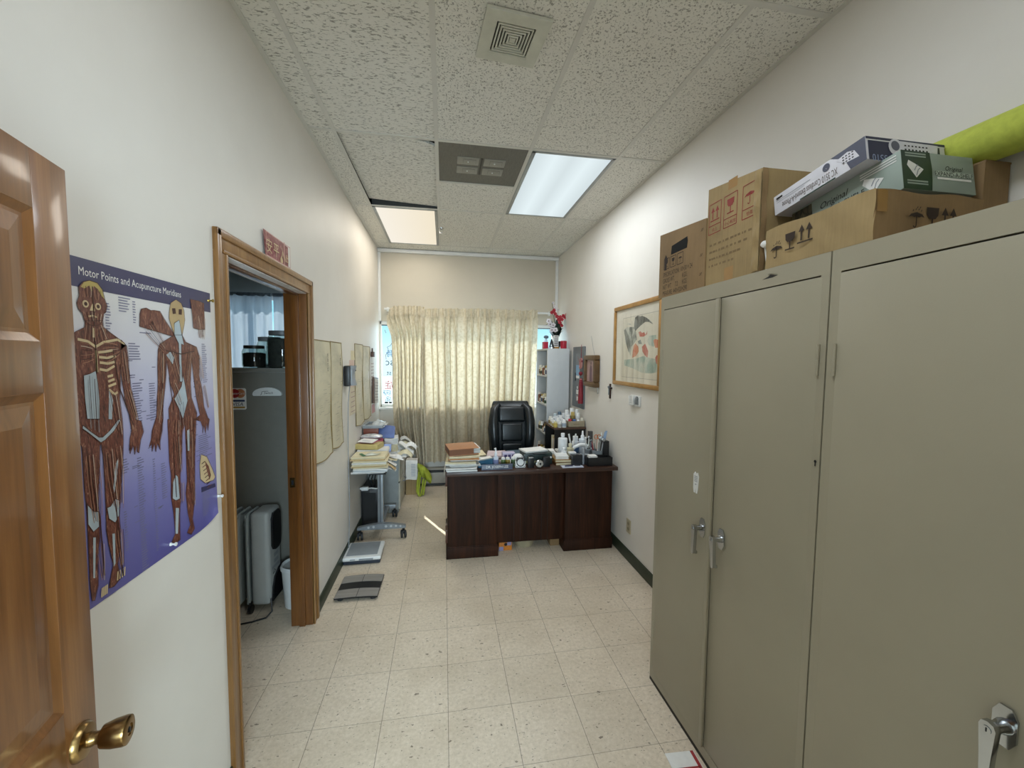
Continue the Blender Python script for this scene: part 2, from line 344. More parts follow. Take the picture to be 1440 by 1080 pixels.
# lamp powers (watts), sun and sky strength, exposure
KR, KL, KN, KHALLFILL, KWIN, KSIDE, KSUN, KSKY, KEXP = 14, 7, 11, 160, 15, 3, 6, 1.4, 0.43
PF={'F_head':[(1.078,1.82),(1.077,1.838),(1.09,1.852),(1.107,1.858),(1.129,1.856),(1.143,1.841),(1.148,1.82),(1.154,1.805),(1.149,1.789),(1.143,1.785),(1.139,1.769),(1.129,1.757),(1.113,1.753),(1.1,1.755),(1.088,1.763),(1.083,1.78),(1.074,1.788),(1.07,1.801)],'F_scalp':[(1.083,1.839),(1.092,1.851),(1.107,1.857),(1.128,1.855),(1.142,1.842),(1.147,1.821),(1.14,1.826),(1.13,1.841),(1.119,1.847),(1.112,1.833),(1.106,1.846),(1.093,1.837)],'F_body':[(1.09,1.763),(1.087,1.748),(1.062,1.736),(1.046,1.723),(1.033,1.695),(1.023,1.606),(1.027,1.544),(1.063,1.475),(1.063,1.39),(1.066,1.324),(1.065,1.237),(1.064,1.149),(1.067,1.11),(1.074,1.107),(1.086,1.137),(1.089,1.208),(1.098,1.249),(1.098,1.294),(1.099,1.343),(1.106,1.399),(1.112,1.469),(1.115,1.473),(1.119,1.44),(1.12,1.372),(1.119,1.304),(1.117,1.259),(1.122,1.219),(1.132,1.163),(1.122,1.135),(1.115,1.113),(1.131,1.109),(1.153,1.118),(1.146,1.156),(1.154,1.195),(1.16,1.24),(1.158,1.279),(1.166,1.334),(1.177,1.402),(1.184,1.468),(1.184,1.52),(1.181,1.553),(1.179,1.574),(1.184,1.61),(1.188,1.666),(1.189,1.698),(1.209,1.71),(1.189,1.724),(1.163,1.738),(1.14,1.752),(1.139,1.768)],'F_arm':[(1.192,1.724),(1.21,1.709),(1.214,1.678),(1.214,1.649),(1.218,1.599),(1.224,1.565),(1.233,1.526),(1.228,1.514),(1.249,1.506),(1.256,1.476),(1.244,1.456),(1.235,1.422),(1.229,1.426),(1.23,1.444),(1.219,1.421),(1.217,1.446),(1.203,1.427),(1.206,1.449),(1.201,1.435),(1.206,1.468),(1.213,1.487),(1.21,1.507),(1.206,1.534),(1.195,1.576),(1.19,1.613),(1.187,1.65),(1.188,1.678)],'F_white':[(1.077,1.638),(1.093,1.641),(1.111,1.648),(1.115,1.618),(1.117,1.576),(1.114,1.532),(1.08,1.537),(1.077,1.584)],'F_white2':[(1.147,1.604),(1.157,1.572),(1.151,1.526),(1.141,1.528)],'F_pelv':[(1.066,1.517),(1.08,1.506),(1.104,1.484),(1.114,1.475),(1.127,1.479),(1.156,1.497),(1.178,1.521),(1.17,1.522),(1.142,1.499),(1.12,1.487),(1.109,1.489),(1.085,1.509),(1.068,1.525)],'F_k1':[(1.068,1.34),(1.083,1.318),(1.097,1.312),(1.097,1.276),(1.08,1.27),(1.067,1.293)],'F_k2':[(1.122,1.312),(1.133,1.312),(1.147,1.326),(1.161,1.317),(1.157,1.28),(1.144,1.266),(1.126,1.283)],'F_t2':[(1.155,1.413),(1.165,1.424),(1.158,1.384),(1.146,1.34),(1.142,1.342)],'F_s1':[(1.134,1.242),(1.142,1.239),(1.139,1.164),(1.133,1.158)],'F_s2':[(1.079,1.257),(1.086,1.254),(1.078,1.159),(1.073,1.162)],'B_head':[(1.383,1.815),(1.386,1.829),(1.392,1.844),(1.416,1.857),(1.442,1.849),(1.454,1.828),(1.457,1.798),(1.449,1.773),(1.44,1.75),(1.402,1.748),(1.39,1.773),(1.381,1.796)],'B_eye1':[(1.396,1.828),(1.412,1.83),(1.414,1.814),(1.399,1.811)],'B_eye2':[(1.428,1.829),(1.444,1.831),(1.442,1.813),(1.427,1.813)],'B_white':[(1.404,1.784),(1.428,1.796),(1.437,1.757),(1.447,1.718),(1.434,1.722),(1.431,1.673),(1.432,1.603),(1.419,1.604),(1.421,1.722),(1.402,1.748)],'B_body':[(1.402,1.748),(1.365,1.732),(1.337,1.719),(1.327,1.701),(1.322,1.651),(1.321,1.605),(1.314,1.56),(1.309,1.511),(1.304,1.502),(1.288,1.473),(1.283,1.448),(1.274,1.429),(1.285,1.437),(1.284,1.414),(1.296,1.435),(1.299,1.41),(1.308,1.432),(1.318,1.411),(1.319,1.435),(1.331,1.466),(1.335,1.498),(1.332,1.507),(1.348,1.58),(1.358,1.626),(1.363,1.673),(1.374,1.602),(1.39,1.567),(1.362,1.527),(1.362,1.495),(1.355,1.495),(1.355,1.439),(1.355,1.367),(1.36,1.326),(1.356,1.259),(1.365,1.199),(1.368,1.14),(1.35,1.122),(1.364,1.11),(1.39,1.112),(1.392,1.188),(1.401,1.244),(1.403,1.308),(1.413,1.369),(1.423,1.449),(1.436,1.465),(1.436,1.394),(1.435,1.316),(1.435,1.286),(1.426,1.247),(1.432,1.185),(1.443,1.138),(1.425,1.118),(1.446,1.103),(1.464,1.116),(1.456,1.151),(1.473,1.213),(1.476,1.268),(1.482,1.353),(1.497,1.473),(1.502,1.494),(1.476,1.549),(1.474,1.596),(1.484,1.673),(1.49,1.621),(1.501,1.547),(1.519,1.486),(1.485,1.475),(1.52,1.464),(1.532,1.443),(1.528,1.421),(1.54,1.448),(1.546,1.418),(1.557,1.451),(1.561,1.425),(1.574,1.462),(1.565,1.469),(1.544,1.51),(1.538,1.565),(1.523,1.62),(1.528,1.683),(1.514,1.714),(1.458,1.728),(1.44,1.75)],'B_sac':[(1.389,1.553),(1.426,1.589),(1.436,1.623),(1.445,1.588),(1.454,1.541),(1.427,1.485),(1.406,1.526)],'B_shw':[(1.362,1.687),(1.381,1.697),(1.397,1.678),(1.389,1.659)],'B_calf':[(1.381,1.32),(1.391,1.311),(1.396,1.24),(1.376,1.241),(1.362,1.252),(1.367,1.301)],'B_ach':[(1.375,1.218),(1.39,1.212),(1.38,1.135),(1.368,1.14)],'B_thw':[(1.446,1.445),(1.458,1.449),(1.454,1.378),(1.445,1.38)],'X_sec':[(1.262,1.797),(1.268,1.811),(1.287,1.816),(1.305,1.811),(1.317,1.813),(1.343,1.813),(1.359,1.794),(1.402,1.75),(1.394,1.743),(1.259,1.763)],'X_hole':[(1.299,1.771),(1.309,1.783),(1.316,1.772)],'X_neck':[(1.488,1.868),(1.535,1.869),(1.565,1.865),(1.565,1.814),(1.566,1.776),(1.529,1.773),(1.5,1.776),(1.497,1.817)],'X_vert':[(1.516,1.351),(1.549,1.336),(1.58,1.283),(1.596,1.251),(1.583,1.242),(1.533,1.247),(1.507,1.268),(1.505,1.316)],'X_bar':[(1.51,1.239),(1.594,1.228),(1.597,1.214),(1.511,1.222)],'head_end':[(1.065,1.844),(1.589,1.84)],'txt':[(1.077,1.866),(1.444,1.866)]}
RIBS=[[(1.067,1.72),(1.094,1.716),(1.114,1.704),(1.138,1.716),(1.181,1.724),(1.204,1.714)],[(1.12,1.691),(1.141,1.693),(1.165,1.697)],[(1.122,1.68),(1.145,1.678),(1.174,1.682)],[(1.123,1.667),(1.148,1.664),(1.168,1.668)],[(1.122,1.651),(1.143,1.647),(1.167,1.658)],[(1.144,1.632),(1.161,1.635)],[(1.145,1.62),(1.165,1.625)],[(1.145,1.608),(1.169,1.614)],[(1.147,1.6),(1.163,1.587),(1.173,1.592)],[(1.111,1.748),(1.11,1.726)],[(1.114,1.696),(1.115,1.644)]]
COLS=[(1.148,1.745,1.168,1.812),(1.191,1.794,1.231,1.833),(1.238,1.771,1.249,1.828),(1.217,1.674,1.26,1.717),(1.259,1.743,1.319,1.748),(1.224,1.509,1.261,1.611),(1.285,1.504,1.31,1.607),(1.228,1.095,1.253,1.409),(1.286,1.126,1.288,1.392),(1.178,1.382,1.2,1.417),(1.174,1.175,1.175,1.282),(1.506,1.341,1.584,1.416),(1.515,1.136,1.559,1.221),(1.544,1.595,1.573,1.726),(1.319,1.263,1.344,1.37)]
PP={'inner':[(3.302,2.032),(2.702,2.034)],'m1':[(3.1,1.939),(3.081,2.026),(3.035,2.034),(2.988,2.024),(2.966,2.027),(2.9,2.008),(2.843,1.982),(2.789,1.947),(2.856,1.97),(2.912,1.975),(2.984,1.952),(3.044,1.928),(3.066,1.915)],'m2':[(3.278,1.936),(3.252,1.95),(3.209,1.958),(3.109,1.951),(3.058,1.907),(3.039,1.847),(3.132,1.791),(3.144,1.716),(3.189,1.762),(3.245,1.841)],'hat':[(3.228,1.98),(3.194,1.988),(3.139,1.973)],'m2d':[(3.278,1.936),(3.243,1.941),(3.188,1.884),(3.157,1.792),(3.179,1.747),(3.236,1.825)],'f1':[(3.015,1.904),(2.981,1.909),(2.958,1.893),(2.922,1.898),(2.899,1.876),(2.873,1.906),(2.878,1.878),(2.934,1.864),(2.994,1.867)],'f2':[(3.091,1.798),(3.061,1.819),(3.012,1.788),(3.002,1.752),(3.046,1.716),(3.11,1.701),(3.105,1.753)],'f3':[(2.952,1.786),(2.902,1.81),(2.872,1.777),(2.849,1.749),(2.86,1.701),(2.904,1.722),(2.942,1.751)],'f4':[(2.779,1.829),(2.754,1.838),(2.702,1.829),(2.699,1.773),(2.75,1.774),(2.764,1.795)],'f5':[(2.745,1.701),(2.727,1.721),(2.695,1.714),(2.697,1.648),(2.73,1.661)],'g1':[(3.022,1.832),(2.978,1.844),(2.953,1.808),(3.006,1.81)],'w1':[(2.875,1.826),(2.849,1.866),(2.743,1.867),(2.701,1.806),(2.776,1.782),(2.845,1.797)],'w2':[(3.263,1.685),(3.077,1.693),(2.925,1.715),(2.825,1.701),(2.693,1.688),(2.688,1.602),(2.805,1.585),(2.947,1.586),(3.105,1.618),(3.26,1.638)]}
# ------------------------------------------------------------------ the room shell
def struct(mb, name, parent=None, **k): return done(mb, name, parent, kind=None if parent else 'structure', **k)
DY0, DY1, DH = 1.72, 2.635, 2.062           # side doorway in the left wall
b = MB(); b.bx((-3.6, -1.9, -.05), (2.6, YB + .12, 0), FLOOR); struct(b, 'floor', origin=(0, 0, 0))
LT = .114                                    # partition thickness
b = MB(); w = PAINT
b.bx((XL - LT, YE, 0), (XL, DY0 - .018, CH), w); b.bx((XL - LT, DY1 + .018, 0), (XL, YB, CH), w); b.bx((XL - LT, DY0 - .018, DH + .018), (XL, DY1 + .018, CH), w)
struct(b, 'wall_left', origin=(XL, 2, 0))
b = MB(); b.bx((XR, YE, 0), (XR + .1, YB, CH), w); struct(b, 'wall_right', origin=(XR, 2, 0))
WX0, WX1, WZ0, WZ1 = -.806, 1.50, 1.05, 2.15
b = MB()
b.bx((XL, YB, 0), (XR, YB + .12, WZ0), w); b.bx((XL, YB, WZ1), (XR, YB + .12, CH), BACKW)
b.bx((XL, YB, WZ0), (WX0, YB + .12, WZ1), w); b.bx((WX1, YB, WZ0), (XR, YB + .12, WZ1), w)
struct(b, 'wall_back', origin=(0, YB, 0))
b = MB(); OX0, OX1 = -.545, .31               # entry doorway the camera stands in
b.bx((XL - LT, YE - .12, 0), (OX0, YE, CH), w); b.bx((OX1, YE - .12, 0), (XR + .1, YE, CH), w); b.bx((OX0, YE - .12, 2.06), (OX1, YE, CH), w)
struct(b, 'wall_front', origin=(0, YE, 0))
# hall behind the entry and the side room beyond the left wall
b = MB(); b.bx((-2.0, -1.9, 0), (-1.9, YE - .12, 2.75), w); b.bx((2.0, -1.9, 0), (2.1, YE - .12, 2.75), w); b.bx((-2, -2.0, 0), (2.1, -1.9, .75), w); b.bx((-2, -2.0, 2.2), (2.1, -1.9, 2.75), w); b.bx((-2, -2.0, .75), (-.9, -1.9, 2.2), w); b.bx((.9, -2.0, .75), (2.1, -1.9, 2.2), w)
b.bx((-2, YE - .14, 0), (XL - LT, YE - .04, CH), w); b.bx((XR + .1, YE - .14, 0), (2.1, YE - .04, CH), w); struct(b, 'wall_rear')
b = MB(); b.bx((-2, -1.9, 2.75), (2.1, YE - .12, 2.8), WHITE); struct(b, 'ceiling')
SWX0, SWX1 = -3.3, -1.35
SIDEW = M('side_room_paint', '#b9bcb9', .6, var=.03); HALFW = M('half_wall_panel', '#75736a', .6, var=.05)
b = MB(); b.bx((-3.6, YE, 0), (-3.5, YB, CH), SIDEW); b.bx((-3.5, YE - .02, 0), (XL - LT, YE + .03, CH), SIDEW)
b.bx((-3.5, YB, 0), (XL - LT, YB + .12, 1.1), SIDEW); b.bx((-3.5, YB, 2.42), (XL - LT, YB + .12, CH), SIDEW)
b.bx((-3.5, YB, 1.1), (SWX0, YB + .12, 2.42), SIDEW); b.bx((SWX1, YB, 1.1), (XL - LT, YB + .12, 2.42), SIDEW); struct(b, 'wall_side_room')
b = MB(); b.bx((-3.5, YE, CH), (XL - LT, YB, CH + .05), WHITE); struct(b, 'ceiling')
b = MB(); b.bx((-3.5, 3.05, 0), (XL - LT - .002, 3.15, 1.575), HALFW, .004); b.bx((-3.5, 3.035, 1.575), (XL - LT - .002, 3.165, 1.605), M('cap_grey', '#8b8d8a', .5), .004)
struct(b, 'wall_inner')
# ceiling: lay-in boards, bars, dark void above
CXS = [XL, -.6548, -.0452, .5644, 1.174, XR]; CYS = [YE, .2506, 1.4698, 2.6898, 3.909, 5.1282, YB]
HOLES = {(3, 3), (1, 4), (2, 1), (1, 3)}
b = MB()
for i in range(5):
    for j in range(6):
        if (i, j) in HOLES: continue
        x0, x1, y0, y1 = CXS[i], CXS[i+1], CYS[j], CYS[j+1]
        if (i, j) == (2, 3): y0 = 3.2994
        b.bx((x0 + .004, y0 + .004, CH + .003), (x1 - .004, y1 - .004, CH + .02), TILE2 if (i <= 1 and j <= 2) else TILE)
ceil = struct(b, 'ceiling', origin=(0, 0, CH))
b = MB()
for x in CXS[1:-1]: b.bx((x - .012, YE, CH - .001), (x + .012, YB, CH + .004), GRID)
for y in CYS[1:-1]: b.bx((XL, y - .012, CH - .0015), (XR, y + .012, CH + .0035), GRID)
b.bx((CXS[2], 3.2994 - .012, CH - .0015), (CXS[3], 3.2994 + .012, CH + .0035), GRID)
for x in (XL, XR - .022): b.bx((x, YE, CH - .002), (x + .022, YB, CH + .003), GRID)
struct(b, 'grid_bars', ceil)
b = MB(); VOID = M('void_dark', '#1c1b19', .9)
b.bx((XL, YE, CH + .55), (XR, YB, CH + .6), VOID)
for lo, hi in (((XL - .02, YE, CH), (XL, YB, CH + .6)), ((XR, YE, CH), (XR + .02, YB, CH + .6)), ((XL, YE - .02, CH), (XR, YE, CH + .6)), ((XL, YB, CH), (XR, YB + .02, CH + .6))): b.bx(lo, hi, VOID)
struct(b, 'void_lining', ceil)
b = MB(); b.bx((XL, YB - .05, CH - .045), (XR, YB, CH - .0025), WHITE, .006); struct(b, 'trim_1')
b = MB(); b.bx((XL, YB - .03, 2.15), (XL + .03, YB, CH - .045), WHITE, .004); struct(b, 'trim_2')
b = MB(); b.bx((XR - .035, YB - .03, 1.0), (XR, YB, CH - .045), WHITE, .004); struct(b, 'trim_3')
def base(x0, y0, x1, y1, name):
    b = MB(); b.bx((x0, y0, 0), (x1, y1, .1), GREEN, .003); struct(b, name)
base(XL, DY1 + .083, XL + .008, YB, 'baseboard_left'); base(XR - .008, 1.93, XR, YB, 'baseboard_right')
b = MB(); b.bx((XL, YE + .13, 0), (XL + .008, DY0 - .083, .1), GREEN, .003); struct(b, 'baseboard_left')
# loose ceiling board, lifted at its far left corner, near right corner broken off
T = frame((CXS[1] + .004, CYS[3] + .004, CH + .022), (1, 0, -.026), (0, 1, .016))
b = MB(); W_, D_ = .6016, 1.211
b.prism([(0, 0), (W_ - .17, 0), (W_ - .13, .035), (W_ - .06, .055), (W_, .09), (W_, D_ - .002), (.3, D_ - .022), (0, D_ - .05)][::-1], T, .016, TILE2)
done(b, 'ceiling_tile', label='warped ceiling tile with a broken corner and a dark gap before the small light', cat='ceiling tile')
# dark lens panel
b = MB(); b.bx((CXS[2] + .012, CYS[3] + .012, CH + .004), (CXS[3] - .012, 3.2994 - .012, CH + .012), ink_mat('smoked_panel', '#6b6961', '#57554e', 60, (6, .3, 1), .4, .65))
pan = done(b, 'ceiling_panel', label='dark grey translucent ceiling panel with a raised cross pattern beside the bright light', cat='ceiling panel')
b = MB(); q = M('panel_crease', '#8b8a82', .4)
for sx, sy in ((-1, 1), (1, 1), (-1, -1), (1, -1)):
    cx, cy = .26 + sx * .092, 3.0 + sy * .07
    b.box((cx, cy, CH + .003), (.15, .105, .006), q, None, .003); b.box((cx + .01, cy, CH + .001), (.09, .06, .006), M('smoked_panel_mid', '#716f67', .4), None, .003)
    b.ball((cx, cy, CH - .003), .006, WPLAS)
b.box((.26, 3.0, CH + .002), (.012, .24, .006), M('dark_crease', '#3d3b36', .6)); done(b, 'raised_cross', pan)
# ------------------------------------------------------------------ lights in the ceiling
def light_fixture(x0, y0, label, hexcol, strength, watts, col, streak=None):
    x1, y1 = x0 + .6096, y0 + 1.2192
    t = thing('ceiling_light', label, 'ceiling light', ((x0 + x1) / 2, (y0 + y1) / 2, CH), group=None)
    b = MB(); fm = M('fixture_frame', '#9ea2a2', .35, .3)
    for lo, hi in (((x0 + .013, y0 + .013), (x0 + .04, y1 - .013)), ((x1 - .04, y0 + .013), (x1 - .013, y1 - .013)), ((x0 + .013, y0 + .013), (x1 - .013, y0 + .035)), ((x0 + .013, y1 - .035), (x1 - .013, y1 - .013))):
        b.bx((*lo, CH - .004), (*hi, CH + .012), fm, .003)
    b.bx((x0 + .015, y0 + .015, CH + .0125), (x1 - .015, y1 - .015, CH + .1), M('fixture_back', '#4a4a48', .6)); done(b, 'frame', t)
    tm = NT('lit_diffuser'); e = tm.n('ShaderNodeEmission'); v = tm.coords(); sp = tm.n('ShaderNodeSeparateXYZ'); tm.l(v, sp.inputs[0])
    c = rgb(hexcol); f = tm.math('ABSOLUTE', sp.outputs[0])       # two tubes behind the lens
    d = tm.math('ABSOLUTE', tm.math('SUBTRACT', f, .12)); k = tm.ramp(tm.math('MULTIPLY', d, 5), [(0, c), (.55, tuple(a * .86 for a in c)), (1, tuple(a * .8 for a in c))])
    if streak: k = tm.mix(tm.math('MULTIPLY_ADD', sp.outputs[0], 1.5, .45), c, rgb(streak))
    tm.l(k, e.inputs[0]); e.inputs[1].default_value = strength; tm.l(e.outputs[0], tm.out.inputs['Surface'])
    b = MB(); b.bx((x0 + .04, y0 + .035, CH - .001), (x1 - .04, y1 - .035, CH + .004), tm.m); done(b, 'diffuser', t)
    ld = bpy.data.lights.new('ceiling_light_lamp', 'AREA'); ld.shape = 'RECTANGLE'; ld.size = .52; ld.size_y = 1.14; ld.energy = watts; ld.color = col
    lo = bpy.data.objects.new('lamp', ld); COL.objects.link(lo); lo.location = (0, 0, -.006); lo.parent = t
    return t
light_fixture(CXS[3], CYS[3], 'bright cool white ceiling light panel on the right, nearest the dark panel', '#e4f1f4', .76, KR, (.88, .94, 1.0))
light_fixture(CXS[1], CYS[4], 'dim warm ceiling light panel above the left wall near the window', '#f6efe2', .76, KL, (1.0, .92, .8), '#efe2c6')
light_fixture(CXS[2], CYS[1], 'cool white ceiling light panel just inside the entry', '#e4f1f4', .76, KN, (.84, .925, 1.0))
# exhaust vent: square grille of nested rings
t = thing('ceiling_vent', 'square off-white ceiling vent with nested square louvres', 'ceiling vent', (.288, 1.795, CH - .016), .09)
VW = M('vent_plastic', '#c9c9bb', .5); b = MB(); H = .135
def ring(b, r0, r1, z0, z1, m):
    for lo, hi in (((-r1, -r1), (r1, -r0)), ((-r1, r0), (r1, r1)), ((-r1, -r0), (-r0, r0)), ((r0, -r0), (r1, r0))): b.bx((*lo, z0), (*hi, z1), m)
ring(b, .088, H, 0, .014, VW); done(b, 'frame', t, local=True)
b = MB(); b.bx((-.09, -.09, .010), (.09, .09, .014), M('vent_dark', '#2c2b26', .8)); done(b, 'backing', t, local=True)
b = MB()
for k in range(6): ring(b, .016 + k * .0132, .0222 + k * .0132, .001, .011, VW)
b.bx((-.0125, -.0125, .001), (.0125, .0125, .011), VW); done(b, 'louvre', t, local=True)
t = thing('sprinkler_head', 'small chrome sprinkler head on the ceiling bar beside the warm light', 'sprinkler', (-.028, 4.45, CH))
b = MB(); b.lathe([(0, 0), (.03, 0), (.028, -.006), (.012, -.012), (.012, -.022), (0, -.022)], (0, 0, 0), CHROME); done(b, 'escutcheon', t, local=True)
b = MB(); b.tube([(-.012, 0, -.018), (-.016, 0, -.035), (0, 0, -.05)], .003, CHROME); b.tube([(.012, 0, -.018), (.016, 0, -.035), (0, 0, -.05)], .003, CHROME)
b.lathe([(0, -.05), (.02, -.05), (.02, -.053), (0, -.053)], (0, 0, 0), CHROME); done(b, 'deflector', t, local=True)
# ------------------------------------------------------------------ window, outside
t = thing('window_1', 'wide white framed window behind the drawn curtains', None, (.36, YB + .06, WZ0), kind='structure')
b = MB(); y0, y1 = YB + .01, YB + .06
for x0, x1 in ((WX0, WX0 + .02), (-.02, .02), (.75, .79), (WX1 - .035, WX1)): b.bx((x0, y0, WZ0), (x1, y1, WZ1), WHITE, .004)
b.bx((WX0, y0, WZ1 - .045), (WX1, y1, WZ1), WHITE, .004); b.bx((WX0, y0, WZ0), (WX1, y1, WZ0 + .035), WHITE, .004); b.bx((WX0, y0 + .005, WZ1 - .055), (WX1, y1 - .005, WZ1 - .045), RUBBER)
done(b, 'frame', t)
b = MB(); b.poly([(WX0 + .015, YB + .035, WZ0 + .03), (WX1 - .03, YB + .035, WZ0 + .03), (WX1 - .03, YB + .035, WZ1 - .05), (WX0 + .015, YB + .035, WZ1 - .05)], GLASS); done(b, 'pane', t)
b = MB(); Tm = frame((-.70, YB + .038, 0), (-1, 0, 0), (0, 0, 1)); DARKV = M('sign_grey', '#4b5a63', .6); BLUEV = M('sign_blue', '#5a8fc0', .6); REDV = M('sign_red', '#c93a4c', .6)
b.text('sc', .13, Tm @ Matrix.Translation((-.06, 1.585, 0)), DARKV); b.text('st', .085, Tm @ Matrix.Translation((-.03, 1.46, 0)), DARKV)
b.text('症', .12, Tm @ Matrix.Translation((-.06, 1.285, 0)), REDV); b.text('病', .085, Tm @ Matrix.Translation((-.03, 1.195, 0)), BLUEV); b.text('痛', .085, Tm @ Matrix.Translation((-.03, 1.115, 0)), BLUEV)
b.text('科', .085, Tm @ Matrix.Translation((.045, 1.195, 0)), BLUEV); b.text('骨', .10, Tm @ Matrix.Translation((-.06, 1.70, 0)), BLUEV)
b.rect(-.03, 1.088, .005, 1.11, INK, Tm); b.rect(.015, 1.088, .06, 1.11, INK, Tm)
b.line([(.0, 2.05), (-.035, 2.03), (-.03, 1.95), (-.05, 1.9), (-.02, 1.84), (.02, 1.82), (.0, 1.76), (.04, 1.72), (.035, 1.66)], .005, INK, Tm); b.line([(-.03, 1.95), (-.055, 1.93)], .004, INK, Tm); b.line([(.05, 2.04), (.035, 2.0)], .004, INK, Tm)
done(b, 'lettering', t)
b = MB(); b.bx((WX0 - .02, YB - .045, WZ0 - .03), (WX1, YB + .03, WZ0), WHITE, .006); done(b, 'sill', t)
t = thing('window_2', 'side room window behind sheer white curtains', None, ((SWX0 + SWX1) / 2, YB + .06, 1.1), kind='structure')
b = MB()
for x0, x1 in ((SWX0, SWX0 + .04), (-2.35, -2.31), (SWX1 - .04, SWX1)): b.bx((x0, y0, 1.1), (x1, y1, 2.42), WHITE, .004)
b.bx((SWX0, y0, 2.37), (SWX1, y1, 2.42), WHITE); b.bx((SWX0, y0, 1.1), (SWX1, y1, 1.14), WHITE); done(b, 'frame', t)
b = MB(); b.poly([(SWX0 + .03, YB + .06, 1.12), (SWX1 - .03, YB + .06, 1.12), (SWX1 - .03, YB + .06, 2.4), (SWX0 + .03, YB + .06, 2.4)], GLASS); done(b, 'pane', t)
t = thing('fill_window', 'added hall window around the fill lamp behind the entry', None, (0, -1.95, .75), kind='structure')  # unseen window, added to carry the fill lamp behind the camera
b = MB()
for x0, x1 in ((-.9, -.85), (-.02, .02), (.85, .9)): b.bx((x0, -1.98, .75), (x1, -1.92, 2.2), WHITE)
b.bx((-.85, -1.98, .75), (.85, -1.92, .8), WHITE); b.bx((-.85, -1.98, 2.15), (.85, -1.92, 2.2), WHITE); done(b, 'frame', t)
b = MB(); b.poly([(-.87, -1.95, .78), (.87, -1.95, .78), (.87, -1.95, 2.17), (-.87, -1.95, 2.17)], GLASS); done(b, 'pane', t)
b = MB(); b.bx((-9, YB + .12, -.12), (9, 40, -.1), M('pavement', '#c2c2c0', .8, var=.1)); struct(b, 'ground_outside')
# ------------------------------------------------------------------ side doorway
b = MB()
def casing(b, y0, y1, z0, z1, m, horiz=False):
    b.bx((XL, y0, z0), (XL + .011, y1, z1), m, .003)
    if horiz: b.bx((XL, y0 + .0, z1 - .03), (XL + .019, y1 - .0, z1), m, .005); b.bx((XL, y0 + .05, z0), (XL + .015, y1 - .05, z0 + .014), m, .004)
for s, ya, yb in ((1, DY0 - .083, DY0 - .003), (-1, DY1 + .003, DY1 + .083)):
    casing(b, ya, yb, 0, DH + .003, OAK)
    o = ya if s > 0 else yb - .028; i = yb - .014 if s > 0 else ya
    b.bx((XL, o, 0), (XL + .019, o + .028, DH + .086), OAK, .005); b.bx((XL, i, 0), (XL + .015, i + .014, DH + .003), OAK, .004)
casing(b, DY0 - .083, DY1 + .083, DH + .003, DH + .086, OAKX, True)
dr = thing('door_1', 'oak framed side doorway in the left wall', None, (XL, (DY0 + DY1) / 2, 0), kind='structure')
done(b, 'casing', dr)
b = MB(); JX = XL - LT - .012
b.bx((JX, DY1, 0), (XL + .001, DY1 + .018, DH), JAMB, .002); b.bx((JX, DY0 - .018, 0), (XL + .001, DY0, DH), JAMB, .002)
b.bx((XL - .075, DY1 - .013, 0), (XL - .04, DY1, DH), JAMB, .003); b.bx((XL - .075, DY0, 0), (XL - .04, DY0 + .013, DH), JAMB, .003); b.bx((XL - .075, DY0 + .013, DH - .013), (XL - .04, DY1 - .013, DH), JAMB, .003)
done(b, 'jamb', dr)
b = MB(); b.bx((JX, DY0, DH), (XL + .001, DY1, DH + .018), ink_mat('head_painted_sheen', '#e3e2e4', '#b7b3ae', 5, (1, 3, 1), .5, .75), .002); done(b, 'head_jamb', dr)  # window reflection on the varnish is painted in as a pale swirl
b = MB(); b.bx((XL - .114, DY1 - .0015, .885), (XL - .085, DY1, .945), BRASS); b.bx((XL - .105, DY1 - .0022, .9), (XL - .093, DY1 - .0005, .93), BLACK); done(b, 'strike_plate', dr)
# ------------------------------------------------------------------ entry door, standing open along the left wall
DA = math.atan2(.978, -.21)                     # leaf direction from hinge to leading edge
hx, hy = -.701 + .81 * .21, .915 - .81 * .978
dr = thing('door_2', 'oak six panel entry door standing open', None, (hx, hy, 0), DA, kind='structure')
# local: x along leaf 0..0.81, -y towards the room
b = MB(); LW, TH = .81, .035
cols = [(.093, .36), (.45, .717)]; rows = [(.21, .80), (1.035, 1.619), (1.707, 1.931)]
b.bx((0, .007, .012), (LW, TH - .007, 2.03), DOORW)
for side in (0, 1):
    ya, yb = (0, .0072) if side == 0 else (TH - .0072, TH)
    for xa, xb in ((0, .093), (.36, .45), (.717, LW)): b.bx((xa, ya, .012), (xb, yb, 2.03), DOORW, .0015)
    zs = [(.012, .21), (.80, 1.035), (1.619, 1.707), (1.931, 2.03)]
    for za, zb in zs:
        for xa, xb in cols: b.bx((xa, ya, za), (xb, yb, zb), DOORX, .0015)
done(b, 'stile_and_rail', dr, local=True)
for xa, xb in cols:
    for za, zb in rows:
        b = MB()
        def lv(ins, y): return [(xa + ins, y, za + ins), (xb - ins, y, za + ins), (xb - ins, y, zb - ins), (xa + ins, y, zb - ins)]
        loops = [lv(0, .0005), lv(.014, .0068), lv(.02, .0068), lv(.052, .0022)]
        for A, B in zip(loops, loops[1:]):
            for k in range(4): b.poly([A[k], A[(k+1) % 4], B[(k+1) % 4], B[k]], DOORW)
        b.poly(loops[-1], DOORW); done(b, 'panel', dr, local=True)
kx = LW - .054
T = Matrix.Translation((kx, 0, .943)) @ Matrix.Rotation(PI / 2, 4, 'X')
b = MB(); b.lathe([(0, 0), (.034, 0), (.034, .004), (.029, .011), (.014, .014), (0, .014)], (0, 0, 0), BRASS, 32, T); done(b, 'rosette', dr, local=True)
